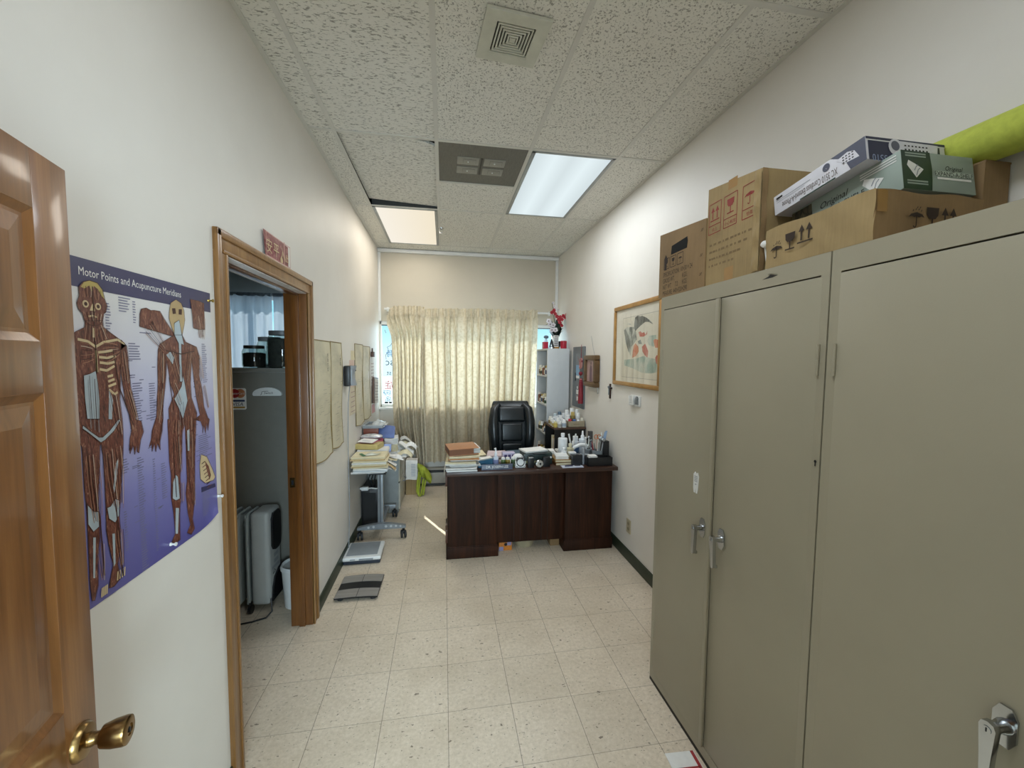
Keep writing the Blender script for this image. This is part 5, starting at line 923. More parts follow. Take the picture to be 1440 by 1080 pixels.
b = MB(); b.bx((1.235, 5.0, BH), (1.30, 5.07, BH + .09), M('red_gloss', '#b3243f', .3), .006); b.tube([(1.25, 4.999, BH + .09), (1.255, 4.999, BH + .12), (1.28, 4.999, BH + .12), (1.285, 4.999, BH + .09)], .003, M('red_gloss', '#b3243f')); done(b, 'gift_bag', label='small glossy red gift bag at the curtain end of the bookcase top', cat='bag')
b = MB(); b.lathe([(0, 0), (.038, 0), (.04, .004), (.04, .095), (.034, .098), (.034, .09), (0, .09)], (1.452, 4.85, BH), M('red_candle', '#a81d34', .35), 20); done(b, 'candle_jar', label='round red candle jar at the wall end of the bookcase top', cat='candle')
t = thing('display_easel', 'little dark display easel between the red bag and the striped stand', 'easel', (1.31, 4.88, BH)); 
for p in ([(-.035, 0, 0), (0, .01, .12)], [(.035, 0, 0), (0, .01, .12)], [(0, .05, 0), (0, .01, .12)]): b = MB(); b.tube(p, .005, BLACK, 6); done(b, 'leg', t, local=True)
b = MB(); b.box((0, .0, .03), (.06, .012, .01), BLACK); done(b, 'ledge', t, local=True)
b = MB(); b.ball((1.30, 5.12, BH + .155), .028, M('blue_grey_shade', '#5f7080', .4), (1.2, 1, .8)); b.tube([(1.30, 5.12, BH + .14), (1.30, 5.12, BH)], .004, BLACK); b.cyl((1.30, 5.12, BH), .03, .008, BLACK); done(b, 'desk_ornament', label='dark ornament with a blue-grey round head behind the red bag', cat='ornament')
# ------------------------------------------------------------------ low dark cabinet crowded with bottles
QX0, QX1, QY0, QY1, QZ = 1.165, 1.515, 4.18, 4.62, .95; EBO = M('ebony_board', '#15130f', .5); WTOP = wood('side_top', '#33221a', '#4f382b', '#6a4e3d', 'x', 1, .4, .2)
t = thing('side_cabinet', 'low black side cabinet with a brown top between desk and bookcase', 'cabinet', (1.34, 4.4, 0)); b = MB()
b.bx((QX0 + .01, QY0 + .01, 0), (QX1, QY0 + .028, QZ - .022), EBO); b.bx((QX0 + .01, QY1 - .018, 0), (QX1, QY1, QZ - .022), EBO); b.bx((QX1 - .01, QY0 + .02, 0), (QX1, QY1 - .01, QZ - .022), EBO); b.bx((QX0 + .02, QY0 + .02, .0), (QX1, QY1 - .01, .06), EBO); done(b, 'carcass', t)
b = MB(); b.bx((QX0, QY0, QZ - .022), (QX1 + .008, QY1, QZ), WTOP, .004); done(b, 'top', t)
for z in (.34, .62): b = MB(); b.bx((QX0 + .012, QY0 + .028, z - .016), (QX1 - .01, QY1 - .018, z), EBO); done(b, 'shelf', t)
for k, (h, m) in enumerate(((.20, PAPER), (.215, MANILA), (.19, PAPER), (.22, CREAM))):
    b = MB(); b.bx((QX0 + .02, 4.24 + k * .035, .62), (QX0 + .22, 4.262 + k * .035, .62 + h), m, .002); done(b, 'book', label='%s upright book from the desk side inside the low black cabinet' % ORD[k], cat='book', group='books inside the low black cabinet')
SPEC = [  # x, y, r, h, body, cap, band
 (1.187, 4.215, .021, .062, 'b9a24a', 'd8cf9a', 'c8b45c'), (1.232, 4.21, .022, .068, 'dddcd8', 'e9e9e6', 'a9a7a0'), (1.281, 4.208, .025, .085, 'e4e4e2', 'efefee', '9aa6b4'),
 (1.186, 4.275, .022, .07, 'd9d9d5', 'e8e8e5', 'b8a468'), (1.234, 4.27, .023, .095, 'e6e6e4', 'eeeeec', None), (1.284, 4.275, .024, .082, 'dadad8', 'e6e8ea', '7e8fa3'),
 (1.188, 4.345, .023, .083, 'e2e0da', 'efeeea', 'b6a77c'), (1.238, 4.345, .022, .105, 'd6dbe0', 'eef0f2', '8899a8'), (1.287, 4.35, .024, .11, 'e8e8e6', 'f0f0ee', None),
 (1.19, 4.43, .024, .09, 'ddd9cc', 'ece9df', '8d7a4e'), (1.242, 4.43, .025, .12, 'e4e6e8', 'c7d3da', '9fb2bf'), (1.297, 4.44, .025, .14, 'dfe3e6', '5f7485', None), (1.35, 4.46, .024, .12, 'e8e8e6', 'f1f1ef', '8a94a0'),
 (1.40, 4.47, .024, .15, 'e2e2de', 'eeeeeb', None), (1.452, 4.47, .025, .13, 'e6e4da', 'efeee8', 'b5a36b')]
rows = {}
for s_ in SPEC: rows.setdefault(0 if s_[1] < 4.24 else 1 if s_[1] < 4.31 else 2 if s_[1] < 4.4 else 3, []).append(s_)
for r_, L_ in rows.items():
    for k, s_ in enumerate(sorted(L_)): bottle(s_[0], s_[1], QZ, s_[2], s_[3], s_[4], s_[5], '%s bottle from the curtain side in the %s row on the low black cabinet' % (ORD[k], ('front', 'second', 'third', 'back')[r_]), group='bottles on the low black cabinet', band=s_[6], caph=.25)
TRAYC = M('tray_card', '#9c8f76', .7); b = MB(); tx0, tx1, ty0, ty1 = 1.322, 1.512, 4.192, 4.40
b.bx((tx0, ty0, QZ), (tx1, ty1, QZ + .004), TRAYC)
for lo, hi in (((tx0, ty0), (tx1, ty0 + .004)), ((tx0, ty1 - .004), (tx1, ty1)), ((tx0, ty0), (tx0 + .004, ty1)), ((tx1 - .004, ty0), (tx1, ty1))): b.bx((*lo, QZ), (*hi, QZ + .066), TRAYC)
T = FF(tx0, ty0, QZ); b.rect(.06, .03, .13, .035, GREYINK, T); done(b, 'cardboard_tray', label='shallow tan cardboard tray on the low black cabinet beside the wall', cat='tray')
TS = [(1.352, 4.225, .022, .085, 'a52335', 'c03040', None, 'red bottle at the front of the tan tray'), (1.402, 4.225, .022, .078, '3c5c9c', '4468a8', None, 'blue bottle at the front of the tan tray'), (1.487, 4.225, .021, .092, 'c9c4b2', 'dedacb', None, 'cream bottle at the wall end of the tan tray front'), (1.448, 4.23, .02, .075, 'e0e0dd', 'efefec', None, 'short white bottle between blue and cream bottles in the tan tray'),
 (1.352, 4.29, .024, .12, 'e6e6e3', 'f0f0ee', None, 'tall white bottle behind the red one in the tan tray'), (1.405, 4.29, .027, .15, '8d7a3e', 'b09a55', '5c4d24', 'gold topped brown jar in the middle of the tan tray'), (1.462, 4.295, .025, .14, 'e4e4e1', 'f1f1ef', 'b8b4a8', 'white bottle beside the gold topped jar in the tan tray'),
 (1.358, 4.36, .025, .165, 'dfe2e4', 'eef0f1', None, 'tall white bottle at the back left of the tan tray'), (1.415, 4.365, .026, .185, 'e8e8e6', 'f2f2f0', '9fa9b0', 'tallest white bottle at the back of the tan tray'), (1.475, 4.365, .024, .17, 'e2e2de', 'efefec', None, 'white bottle in the back corner of the tan tray by the wall')]
for s_ in TS: bottle(s_[0], s_[1], QZ + .004, *s_[2:6], s_[7], group='bottles in the tan tray', band=s_[6], caph=.25)
# ------------------------------------------------------------------ executive chair
t = thing('office_chair', 'black leather high back office chair behind the desk', 'chair', (.745, 4.36, 0)); LEA = M('black_leather', '#10171a', .34, var=.25, scale=30, bump=.15, bscale=150, coat=.1)
def sup(v, p=3.2):
    s_, c = math.sin(v), math.cos(v); return (math.copysign(abs(c) ** (2 / p), c), math.copysign(abs(s_) ** (2 / p), s_))
b = MB()
def backshell(u, v):            # closed loop across u, up v
    cx, sx = sup(u * 2 * PI, 2.6); zz = .50 + v * .69; hw = lerp([(0, .215), (.25, .245), (.6, .262), (.85, .238), (1, .205)], v); th = lerp([(0, .05), (.5, .065), (.9, .055), (1, .03)], v)
    return Vector((cx * hw, .10 + .10 * v ** 1.5 + sx * th + .03 * (cx * cx) * (-1), zz))
b.grid(backshell, 40, 24, LEA, True)
top = [b.bm.verts.new(Vector((.95 * backshell(k / 40, 1).x, backshell(k / 40, 1).y * .96 + .01, 1.205))) for k in range(40)]
ring1 = [v for v in b.bm.verts if abs(v.co.z - 1.19) < 1e-5][:40]
f = b.bm.faces.new(top); f.material_index = 0; f.smooth = True
for k in range(40): fq = b.bm.faces.new((ring1[k], ring1[(k + 1) % 40], top[(k + 1) % 40], top[k])); fq.smooth = True
done(b, 'backrest', t, local=True, ang=60)
def pad(cx, cz, w, h, y, name='cushion', tilt=.12, d=.05, bev=.022):
    b = MB(); b.box((cx, y, cz), (w, d, h), LEA, Matrix.Rotation(-tilt, 4, 'X'), bev, 3); done(b, name, t, local=True)
pad(0, 1.065, .30, .175, .10, 'head_cushion', .2, .07, .03); pad(0, .87, .235, .20, .058, 'back_cushion', .12, .05); pad(0, .68, .225, .14, .045, 'lumbar_cushion', .05, .05)
for s_ in (-1, 1):
    b = MB(); b.tube([(s_ * .175, .045, .56), (s_ * .19, .03, .7), (s_ * .20, .035, .85), (s_ * .205, .06, 1.0), (s_ * .19, .10, 1.12), (s_ * .14, .135, 1.17)], .05, LEA, 12, False, [.04, .05, .055, .055, .05, .035]); done(b, 'side_bolster', t, local=True)
b = MB(); b.box((0, -.17, .47), (.50, .48, .12), LEA, None, .045, 3); done(b, 'seat', t, local=True)
for s_ in (-1, 1):
    b = MB(); b.tube([(s_ * .25, .02, .45), (s_ * .29, .02, .58), (s_ * .29, -.02, .655), (s_ * .29, -.25, .655), (s_ * .28, -.30, .60), (s_ * .25, -.28, .45)], .02, BLACK, 10); b.box((s_ * .29, -.13, .672), (.06, .24, .03), LEA, None, .012); done(b, 'armrest', t, local=True)
b = MB(); b.cyl((0, -.12, .10), .03, .32, BLACK); done(b, 'gas_column', t, local=True)
b = MB()
for k in range(5): a = k * 2 * PI / 5 + .3; b.tube([(0, -.12, .12), (.30 * math.cos(a), -.12 + .30 * math.sin(a), .075)], .02, BLACK, 8, False, [.028, .016])
done(b, 'star_base', t, local=True)
for k in range(5): a = k * 2 * PI / 5 + .3; b = MB(); b.cyl((.30 * math.cos(a), -.12 + .30 * math.sin(a), .028), .028, .04, BLACK, 14, Matrix.Translation((.30 * math.cos(a) - .02, -.12 + .30 * math.sin(a), .028)) @ Matrix.Rotation(PI / 2, 4, 'Y')); b.bx((.30 * math.cos(a) - .008, -.128 + .30 * math.sin(a), .03), (.30 * math.cos(a) + .008, -.112 + .30 * math.sin(a), .075), BLACK); done(b, 'caster', t, local=True)
# ------------------------------------------------------------------ desk
DT = .755
t = thing('desk', 'dark walnut double pedestal desk crowded with papers and bottles', 'desk', (.76, 3.68, 0))
b = MB(); b.bx((.015, 3.285, DT - .036), (1.497, 4.03, DT), DESKX, .008); done(b, 'desktop', t)
b = MB(); b.bx((.03, 3.355, .0), (.447, 3.985, DT - .036), DESK, .004); b.bx((.018, 3.345, 0), (.458, 3.995, .095), DESK, .006); b.bx((.024, 3.35, .085), (.452, 3.99, .106), DESK, .006); done(b, 'left_pedestal', t)
b = MB(); b.bx((1.045, 3.355, .0), (1.475, 3.985, DT - .036), DESK, .004); b.bx((1.033, 3.345, 0), (1.486, 3.995, .095), DESK, .006); b.bx((1.039, 3.35, .085), (1.48, 3.99, .106), DESK, .006); done(b, 'right_pedestal', t)
b = MB(); b.bx((.45, 3.415, .084), (1.045, 3.435, DT - .036), DESK, .002)
for x in (.45, .60, .655, .845, .90): b.bx((x, 3.411, .084), (x + .004, 3.416, DT - .04), M('groove', '#1c100b', .7))
done(b, 'modesty_panel', t)
for x0, x1 in ((.045, .432), (1.06, 1.46)):
    for z0, z1 in ((.12, .40), (.41, .56), (.57, .70)):
        b = MB(); b.bx((x0, 3.985, z0), (x1, 4.0, z1), DESK, .004); d = done(b, 'drawer', t); b = MB(); xm = (x0 + x1) / 2; zm = (z0 + z1) / 2; b.tube([(xm - .05, 4.0, zm), (xm - .05, 4.022, zm - .01), (xm + .05, 4.022, zm - .01), (xm + .05, 4.0, zm)], .004, BRASS); done(b, 'drawer_pull', d)
for z0, z1, y in ((.105, .22, 3.43), (.55, .66, 3.58)): b = MB(); b.bx((.012, y, z0), (.032, y + .10, z1), M('side_block', '#5b3a2b', .45), .003); done(b, 'side_block', t)
# boxes under it
b = MB(); b.bx((.475, 3.44, 0), (.59, 3.50, .085), M('orange_print', '#c77a2c', .5, var=.2, scale=30), .002); T = FF(.475, 3.4395, 0); b.disc(.06, .055, .014, INK, T); b.rect(.072, .045, .11, .08, M('lilac_print', '#8b86a8', .5), T); b.rect(0, 0, .04, .035, M('lilac_print', '#8b86a8'), T); done(b, 'product_box', label='small orange printed box under the desk panel', cat='box')
b = MB(); b.lathe([(0, 0), (.083, 0), (.09, .075), (.092, .08), (0, .08)], (.72, 3.555, 0), M('beige_tub', '#a89d80', .5), 24); done(b, 'plastic_tub', label='beige plastic tub under the middle of the desk', cat='tub')
b = MB(); b.bx((.945, 3.47, 0), (1.03, 3.62, .10), KRAFT2, .002); done(b, 'cardboard_box', label='little brown carton under the desk beside the right pedestal', cat='box')
# ------------------------------------------------------------------ on the desk: paper stack at the left
def sheets(x, y, z, w, l, h, rz, m, label, name='paper_folder', group=None, cat='folder', curl=.0, seed=0, m2=None):
    """a folder or sheaf: cover sheets with loose edges between them"""
    r = random.Random(seed); R = Matrix.Translation((x, y, z)) @ RZ(rz); b = MB(); n = max(2, int(h / .006))
    for k in range(n):
        zz = h * k / n; dx, dy = r.uniform(-.006, .006), r.uniform(-.006, .006); mm = m if k in (0, n - 1) or m2 is None else m2; th = h / n * .72
        def g(u, v, zz=zz, dx=dx, dy=dy, q=0): return R @ Vector(((u - .5) * w + dx, (v - .5) * l + dy, zz + q + curl * ((u - .5) * 2) ** 2 * (1 if u > .5 else .4) * (k + 1) / n))
        A = [[b.bm.verts.new(g(i / 6, j / 2)) for j in range(3)] for i in range(7)]; B = [[b.bm.verts.new(g(i / 6, j / 2, q=th)) for j in range(3)] for i in range(7)]; fs = []
        for i in range(6):
            for j in range(2): fs += [b.bm.faces.new((B[i][j], B[i+1][j], B[i+1][j+1], B[i][j+1])), b.bm.faces.new((A[i][j], A[i][j+1], A[i+1][j+1], A[i+1][j]))]
        for i in range(6): fs += [b.bm.faces.new((A[i][0], A[i+1][0], B[i+1][0], B[i][0])), b.bm.faces.new((A[i+1][2], A[i][2], B[i][2], B[i+1][2]))]
        for j in range(2): fs += [b.bm.faces.new((A[0][j+1], A[0][j], B[0][j], B[0][j+1])), b.bm.faces.new((A[6][j], A[6][j+1], B[6][j+1], B[6][j]))]
        b._tag(fs, mm)
    return done(b, name, label=label, cat=cat, group=group)
LAYS = [(.018, PAPER, None), (.012, PAPER, None), (.016, M('grey_paper', '#c4c4c0', .7), PAPER), (.014, PAPER, None), (.016, CREAM, PAPER), (.012, PAPER, None), (.010, M('orange_folder', '#b98352', .6), None), (.014, CREAM, PAPER)]
z = DT; n = len(LAYS); rr = random.Random(4)
for k, (h, m, m2) in enumerate(LAYS):
    sheets(.155 + rr.uniform(-.016, .014), 3.46 + rr.uniform(-.02, .012), z, .25, .29, h, rr.uniform(-.09, .09), m, '%s paper bundle from the bottom under the brown accordion folder on the desk' % ORD[k] if m is not LAYS[6][1] else 'thin orange folder near the top of the desk paper stack', seed=k, m2=m2, curl=.004 * (k % 3), group='paper stack on the desk corner'); z += h + .0015
b = MB(); BRN = M('accordion_brown', '#a5714c', .5, var=.06); BRD = M('accordion_side', '#6e4429', .6); R = Matrix.Translation((.15, 3.47, z + .001)) @ RZ(.14) @ Matrix.Rotation(-.02, 4, 'Y')
b.box((0, 0, .055), (.25, .25, .006), BRN, R, .002); b.box((0, 0, .004), (.25, .25, .006), BRN, R, .002)
b.box((-.02, -.118, .03), (.20, .012, .046), BRD, R); b.box((-.118, 0, .03), (.012, .24, .046), BRD, R)
o = done(b, 'accordion_folder', label='thick brown accordion folder on top of the desk paper stack', cat='folder'); b = MB()
for k in range(6): b.box((.02 + .004 * (k % 2), .005, .011 + .0072 * k), (.235, .225, .0045), PAPER if k % 3 else M('grey_paper', '#c4c4c0'), R)
done(b, 'papers', o)
b = MB(); b.grid(lambda u, v: Vector((.012 + .03 * u - .012 * (1 - u), 3.36 + .2 * v, DT + .004 + .0 * u + .10 * u - (.0 if u > .3 else .05 * (1 - u / .3)))), 8, 4, PAPER); done(b, 'loose_paper', label='white paper drooping off the left desk edge', cat='paper')
# ------------------------------------------------------------------ on the desk: everything else
t = thing('name_plate', 'grey desk name plate with white capitals at the desk front', 'name plate', (.44, 3.335, DT)); PLT = M('plate_grey', '#4d5364', .4); b = MB(); b.box((0, 0, .024), (.262, .012, .044), PLT, Matrix.Rotation(-.2, 4, 'X'), .002); b.box((0, .006, .004), (.262, .03, .008), PLT); done(b, 'plate', t, local=True)
b = MB(); T = Matrix.Translation((0, 0, .024)) @ Matrix.Rotation(-.2, 4, 'X') @ FF(0, -.0065, 0); b.text('DR. JOSEPH LEE', .030, TT(T, 0, -.0105), PAPER, 'CENTER', .92); done(b, 'lettering', t, local=True)
b = MB(); T = frame((.305, 3.46, DT), (1, -.35, 0), (0, 0, 1)); b.prism([(0, .0), (.12, 0), (.125, .085), (.0, .055)], T, .05, M('teal_card', '#2b5c78', .35, var=.15)); done(b, 'tissue_box', label='teal box behind the name plate next to the paper stack', cat='box')
bottle(.438, 3.415, DT, .024, .125, 'cfd6e2', 'e8eaee', 'clear hand sanitizer pump bottle behind the name plate', name='pump_bottle', band='7f86ac', capr=.55, caph=.2, neck=.72, nz=.03)
o = bpy.data.objects['pump_bottle']; b = MB(); b.tube([(.438, 3.415, DT + .15), (.438, 3.415, DT + .162), (.425, 3.405, DT + .16)], .006, WPLAS); done(b, 'nozzle', o)
for k, x in enumerate((.505, .545, .592)): bottle(x, 3.43, DT, .021, .078, ('556b3a', '8a7a2f', '455c33')[k], 'e6e6e2', ('green jar nearest the pump bottle', 'yellow-green jar in the middle of three', 'green jar nearest the round clock') [k] + ' behind the name plate', name='small_jar', band=('3a4a22', '6a5a22', '2f3f22')[k], caph=.22)
b = MB(); b.bx((.525, 3.60, DT), (.64, 3.68, DT + .075), M('lilac_box', '#b9b2cc', .4), .003); T = FF(.525, 3.5995, DT); [b.rect(.015 + .035 * k, .02, .04 + .035 * k, .06, M('purple_print', '#3d3768', .5), T) for k in range(3)]; done(b, 'product_box', label='white and purple box behind the green jars', cat='box')
for k, (x, y, w, l, a, m, lb) in enumerate(((.36, 3.62, .18, .2, .2, PAPER, 'white papers behind the teal box'), (.50, 3.85, .17, .22, -.15, M('pale_pink', '#cdbcc0', .6), 'pale pink papers behind the purple box'), (.58, 3.545, .14, .12, .3, PAPER, 'white papers behind the round clock'), (.25, 3.88, .26, .2, .1, CREAM, 'cream papers at the chair side of the desk'))): sheets(x, y, DT + .0005, w, l, .018, a, m, lb, 'loose_papers', cat='papers', seed=30 + k, curl=.006)
t = thing('desk_clock', 'round white faced desk clock with a dark band beside the name plate', 'clock', (.645, 3.375, DT)); b = MB(); R = Matrix.Translation((0, 0, .045)) @ Matrix.Rotation(PI / 2 - .25, 4, 'X'); b.lathe([(0, -.012), (.04, -.012), (.045, -.004), (.045, .01), (.038, .014), (0, .012)], (0, 0, 0), WPLAS, 26, R); done(b, 'face', t, local=True)
b = MB(); b.lathe([(.036, .0142), (.033, .016), (.028, .0145)], (0, 0, 0), BLACK, 26, R); b.box((0, .01, .012), (.09, .05, .024), WPLAS, None, .008); b.tube([(-.036, -.012, .06), (-.03, -.014, .085), (.03, -.014, .085), (.036, -.012, .06)], .006, BLACK); done(b, 'band', t, local=True)
b = MB(); b.ball((.64, 3.47, DT + .05), .05, WPLAS, (1.1, .8, 1)); done(b, 'tissue_ball', label='crumpled white tissue behind the round clock', cat='tissue')
b = MB(); b.bx((.708, 3.345, DT), (.762, 3.385, DT + .082), BLACK, .004); b.bx((.716, 3.35, DT + .082), (.754, 3.38, DT + .09), WPLAS, .002); done(b, 'ink_box', label='small upright black box with a white top next to the round clock', cat='box')
t = thing('glass_dome', 'small round silver paperweight clock at the desk front edge', 'paperweight', (.803, 3.335, DT)); b = MB(); R = Matrix.Translation((0, 0, .037)) @ Matrix.Rotation(PI / 2 - .1, 4, 'X'); b.lathe([(0, -.02), (.03, -.018), (.037, 0), (.034, .012), (.028, .015)], (0, 0, 0), CHROME, 24, R); done(b, 'rim', t, local=True)
b = MB(); b.lathe([(.029, .013), (.02, .015), (0, .016)], (0, 0, 0), M('dome_face', '#b9b6ae', .15, .3, var=.5, scale=70), 24, R); b.bx((-.002, -.018, .03), (.012, -.0175, .05), INK); done(b, 'dial', t, local=True)
b = MB(); b.bx((.845, 3.36, DT), (.905, 3.40, DT + .083), BLACK, .003); done(b, 'black_box', label='upright plain black box in front of the dark green case', cat='box')
t = thing('document_case', 'dark green flat case with a folded handle in the middle of the desk', 'case', (.82, 3.55, DT)); CG = M('case_green', '#22312f', .4); b = MB(); b.box((0, 0, .05), (.26, .20, .10), CG, None, .01); done(b, 'body', t, local=True)
b = MB(); b.tube([(-.04, -.1, .095), (-.04, -.115, .10), (.06, -.115, .10), (.06, -.1, .095)], .006, BLACK); b.ball((.115, -.1, .06), .009, WPLAS); done(b, 'handle', t, local=True)
b = MB(); b.bx((.71, 3.44, DT + .018), (.83, 3.449, DT + .035), M('olive_strip', '#8a8760', .6)); done(b, 'paper_strip', o if False else t)
for k, (x, y, z_, w, l, a, m, lb) in enumerate(((.80, 3.55, .101, .22, .15, .25, PAPER, 'white papers on top of the dark green case'), (.985, 3.70, .001, .09, .11, -.2, PAPER, 'white papers between the green case and tall bottle'), (.75, 3.83, .001, .24, .3, .1, M('slate_folder', '#4f6370', .5), 'slate blue folder at the chair side of the desk'), (1.0, 3.88, .001, .18, .2, -.1, PAPER, 'white papers beside the slate blue folder'), (1.20, 3.91, .001, .16, .16, .1, PAPER, 'white papers near the low black cabinet'))): sheets(x, y, DT + z_, w, l, .018 if k != 1 else .07, a, m, lb, 'loose_papers', cat='papers', seed=40 + k, curl=.003)
b = MB(); b.box((.79, 3.84, DT + .0285), (.09, .06, .016), WPLAS, RZ(.3), .004); b.box((.79, 3.84, DT + .0375), (.05, .02, .004), GREYP, RZ(.3)); done(b, 'note_pad', label='little white and grey note pad on the slate blue folder', cat='note pad')
z = DT
for k, (w, l, h, m, pg, lb) in enumerate(((.155, .21, .024, M('book_brown', '#5a3a1c', .4), CREAM, 'dark brown book at the bottom of the small desk pile'), (.145, .20, .022, M('book_tan', '#8f6a2e', .4), CREAM, 'tan brown book in the middle of the small desk pile'), (.115, .15, .024, WPLAS, PAPER, 'white note block on the small desk book pile'))):
    bb = MB(); R = Matrix.Translation((1.035 + .004 * k, 3.50, z)) @ RZ(.06 - .1 * k); bb.box((0, 0, h / 2), (w - .006, l - .006, h - .006), pg, R); bb.box((0, 0, .0015), (w, l, .003), m, R); bb.box((0, 0, h - .0015), (w, l, .003), m, R); bb.box((-w / 2 + .0015, 0, h / 2), (.003, l, h), m, R); done(bb, 'book', label=lb, cat='book'); z += h + .0005
b = MB(); b.bx((1.0, 3.30, DT), (1.19, 3.375, DT + .006), M('tray_pale', '#b6bccb', .4), .002); b.tube([(1.03, 3.33, DT + .011), (1.10, 3.335, DT + .011)], .005, PHN); b.tube([(1.12, 3.345, DT + .011), (1.17, 3.34, DT + .011)], .004, INK); done(b, 'pen_tray', label='flat pale blue pen tray at the desk front edge', cat='tray')
# bottles and holders on the right end
bottle(1.105, 3.66, DT, .044, .235, 'dfe3e6', 'e8eaec', 'tall translucent white bottle with a white cap on the desk', name='tall_bottle', capr=.42, caph=.12, neck=.82)
bottle(1.095, 3.585, DT, .028, .115, 'd9dcdd', 'e4e6e7', 'small white bottle with a black label in front of the tallest bottle', name='alcohol_bottle', band='17191b', capr=.5)
bottle(1.163, 3.61, DT, .032, .145, 'cfc7a6', 'd6cfb2', 'cream bottle beside the tallest white bottle', name='lotion_bottle', capr=.55, caph=.18)
bottle(1.262, 3.76, DT, .034, .185, 'd8dde3', 'e8ebee', 'white bottle with a blue band behind the cream bottle', band='4d6d94', capr=.75, caph=.25, name='supplement_bottle')
bottle(1.335, 3.76, DT, .037, .19, 'dfe4e8', 'eef0f2', 'white squeeze bottle with a pointed tip behind the stapler', band='c9d2da', capr=.5, caph=.12, neck=.84, nz=.045, name='squeeze_bottle')
for k, (x, dx) in enumerate(((1.205, -.012), (1.228, .012))): b = MB(); b.tube([(x, 3.72, DT), (x + dx * .3, 3.72, DT + .12), (x + dx * 2, 3.715, DT + .215)], .008, WPLAS, 8); done(b, 'white_marker', label=('left', 'right')[k] + ' white marker leaning behind the cream bottle', cat='marker')
b = MB(); b.bx((1.385, 3.72, DT), (1.425, 3.76, DT + .235), M('dark_grey_box', '#4a4744', .5), .003); done(b, 'upright_box', label='tall slim grey-brown box behind the pen pot', cat='box')
t = thing('stapler', 'white curved desk stapler behind the dark canister', 'stapler', (1.27, 3.62, DT)); b = MB(); b.tube([(-.085, 0, .075), (-.06, 0, .11), (-.01, 0, .128), (.05, 0, .125), (.10, 0, .085)], .016, WPLAS, 12, False, [.010, .016, .018, .018, .013]); done(b, 'arm', t, local=True)
b = MB(); b.tube([(-.08, 0, .012), (0, 0, .02), (.10, 0, .07)], .012, GREYP, 10); b.bx((-.08, -.02, 0), (.05, .02, .012), BLACK, .003); done(b, 'base', t, local=True)
b = MB(); b.bx((1.20, 3.53, DT), (1.33, 3.60, DT + .055), M('cable_mess', '#8f969c', .5, var=.5, scale=60), .01); done(b, 'small_case', label='small mottled grey case under the curved stapler', cat='case')
t = thing('dark_canister', 'dark smoked plastic canister near the desk front', 'canister', (1.155, 3.405, DT)); b = MB(); b.bx((-.05, -.04, 0), (.045, .04, .095), M('smoke_plastic', '#26292d', .2), .008); done(b, 'body', t, local=True); b = MB(); b.bx((-.065, .0, .095), (.0, .05, .11), WPLAS, .004); done(b, 'lid', t, local=True)
b = MB(); b.cyl((1.222, 3.415, DT), .0145, .145, M('silver_tube', '#a9adb4', .3, .5), 16); done(b, 'metal_tube', label='upright silver tube between the dark canister and long black tray', cat='tube')
b = MB()
for lo, hi in (((1.235, 3.325), (1.46, 3.331)), ((1.235, 3.43), (1.46, 3.436)), ((1.235, 3.325), (1.241, 3.436)), ((1.454, 3.325), (1.46, 3.436))): b.bx((*lo, DT), (*hi, DT + .075), BLACK, .002)
b.bx((1.237, 3.327, DT), (1.458, 3.434, DT + .004), BLACK); b.bx((1.345, 3.33, DT), (1.349, 3.43, DT + .07), BLACK); done(b, 'desk_tray', label='long black desk organiser tray at the right front corner', cat='tray')
b = MB(); b.bx((1.26, 3.35, DT + .004), (1.33, 3.42, DT + .085), PAPER, .002); done(b, 'note_cards', label='white cards standing in the long black organiser', cat='cards')
t = thing('pen_pot', 'clear pot crammed with pens and tools behind the long black tray', 'pen pot', (1.395, 3.52, DT)); b = MB(); b.lathe([(0, .002), (.045, .002), (.05, .10), (.047, .10), (.042, .006), (0, .006)], (0, 0, 0), M('clear_pot', '#8f979b', .15), 20); done(b, 'pot', t, local=True)
rr = random.Random(12)
PENS = [('161719', 'black pen'), ('b8bcc0', 'silver pen'), ('c46a2c', 'orange handled scissors blade'), ('e4e4e1', 'white pen'), ('2b3a5c', 'navy pen'), ('8d2430', 'dark red pen'), ('5a5d60', 'grey pen'), ('d8d8d4', 'ivory pen'), ('3a3f3a', 'dark green pen'), ('a7abb0', 'steel spatula')]
for k, (c, lb) in enumerate(PENS):
    a = k * 2 * PI / 10; p0 = Vector((1.395 + .022 * math.cos(a), 3.52 + .022 * math.sin(a), DT + .012)); p1 = p0 + Vector((.035 * math.cos(a), .03 * math.sin(a), rr.uniform(.14, .21)))
    b = MB(); b.tube([p0, p0.lerp(p1, .8), p1], .0052, M('pen_' + c, '#' + c, .35), 8, False, [.005, .0055, .003])
    if k in (1, 9): b.ball(p1, .016 if k == 9 else .02, CHROME, (1, .3, 1.2))
    if k == 2: [b.tube([p1 + Vector((s_ * .014 + .016 * math.cos(q), 0, .012 + .02 * math.sin(q))) for q in [j * 2 * PI / 10 for j in range(10)]], .004, M('pen_' + c, '#' + c), 6, True) for s_ in (-1, 1)]
    done(b, 'pen' if k not in (2, 9) else 'scissors' if k == 2 else 'spatula', label=(lb if k != 2 else 'orange handled scissors') + ' in the clear pot on the desk', cat='pen' if k not in (2, 9) else 'scissors' if k == 2 else 'spatula')
b = MB(); b.cyl((1.335, 3.60, DT), .035, .09, GREYM, 18); done(b, 'metal_cup', label='short metal cup between stapler and pen pot', cat='cup')
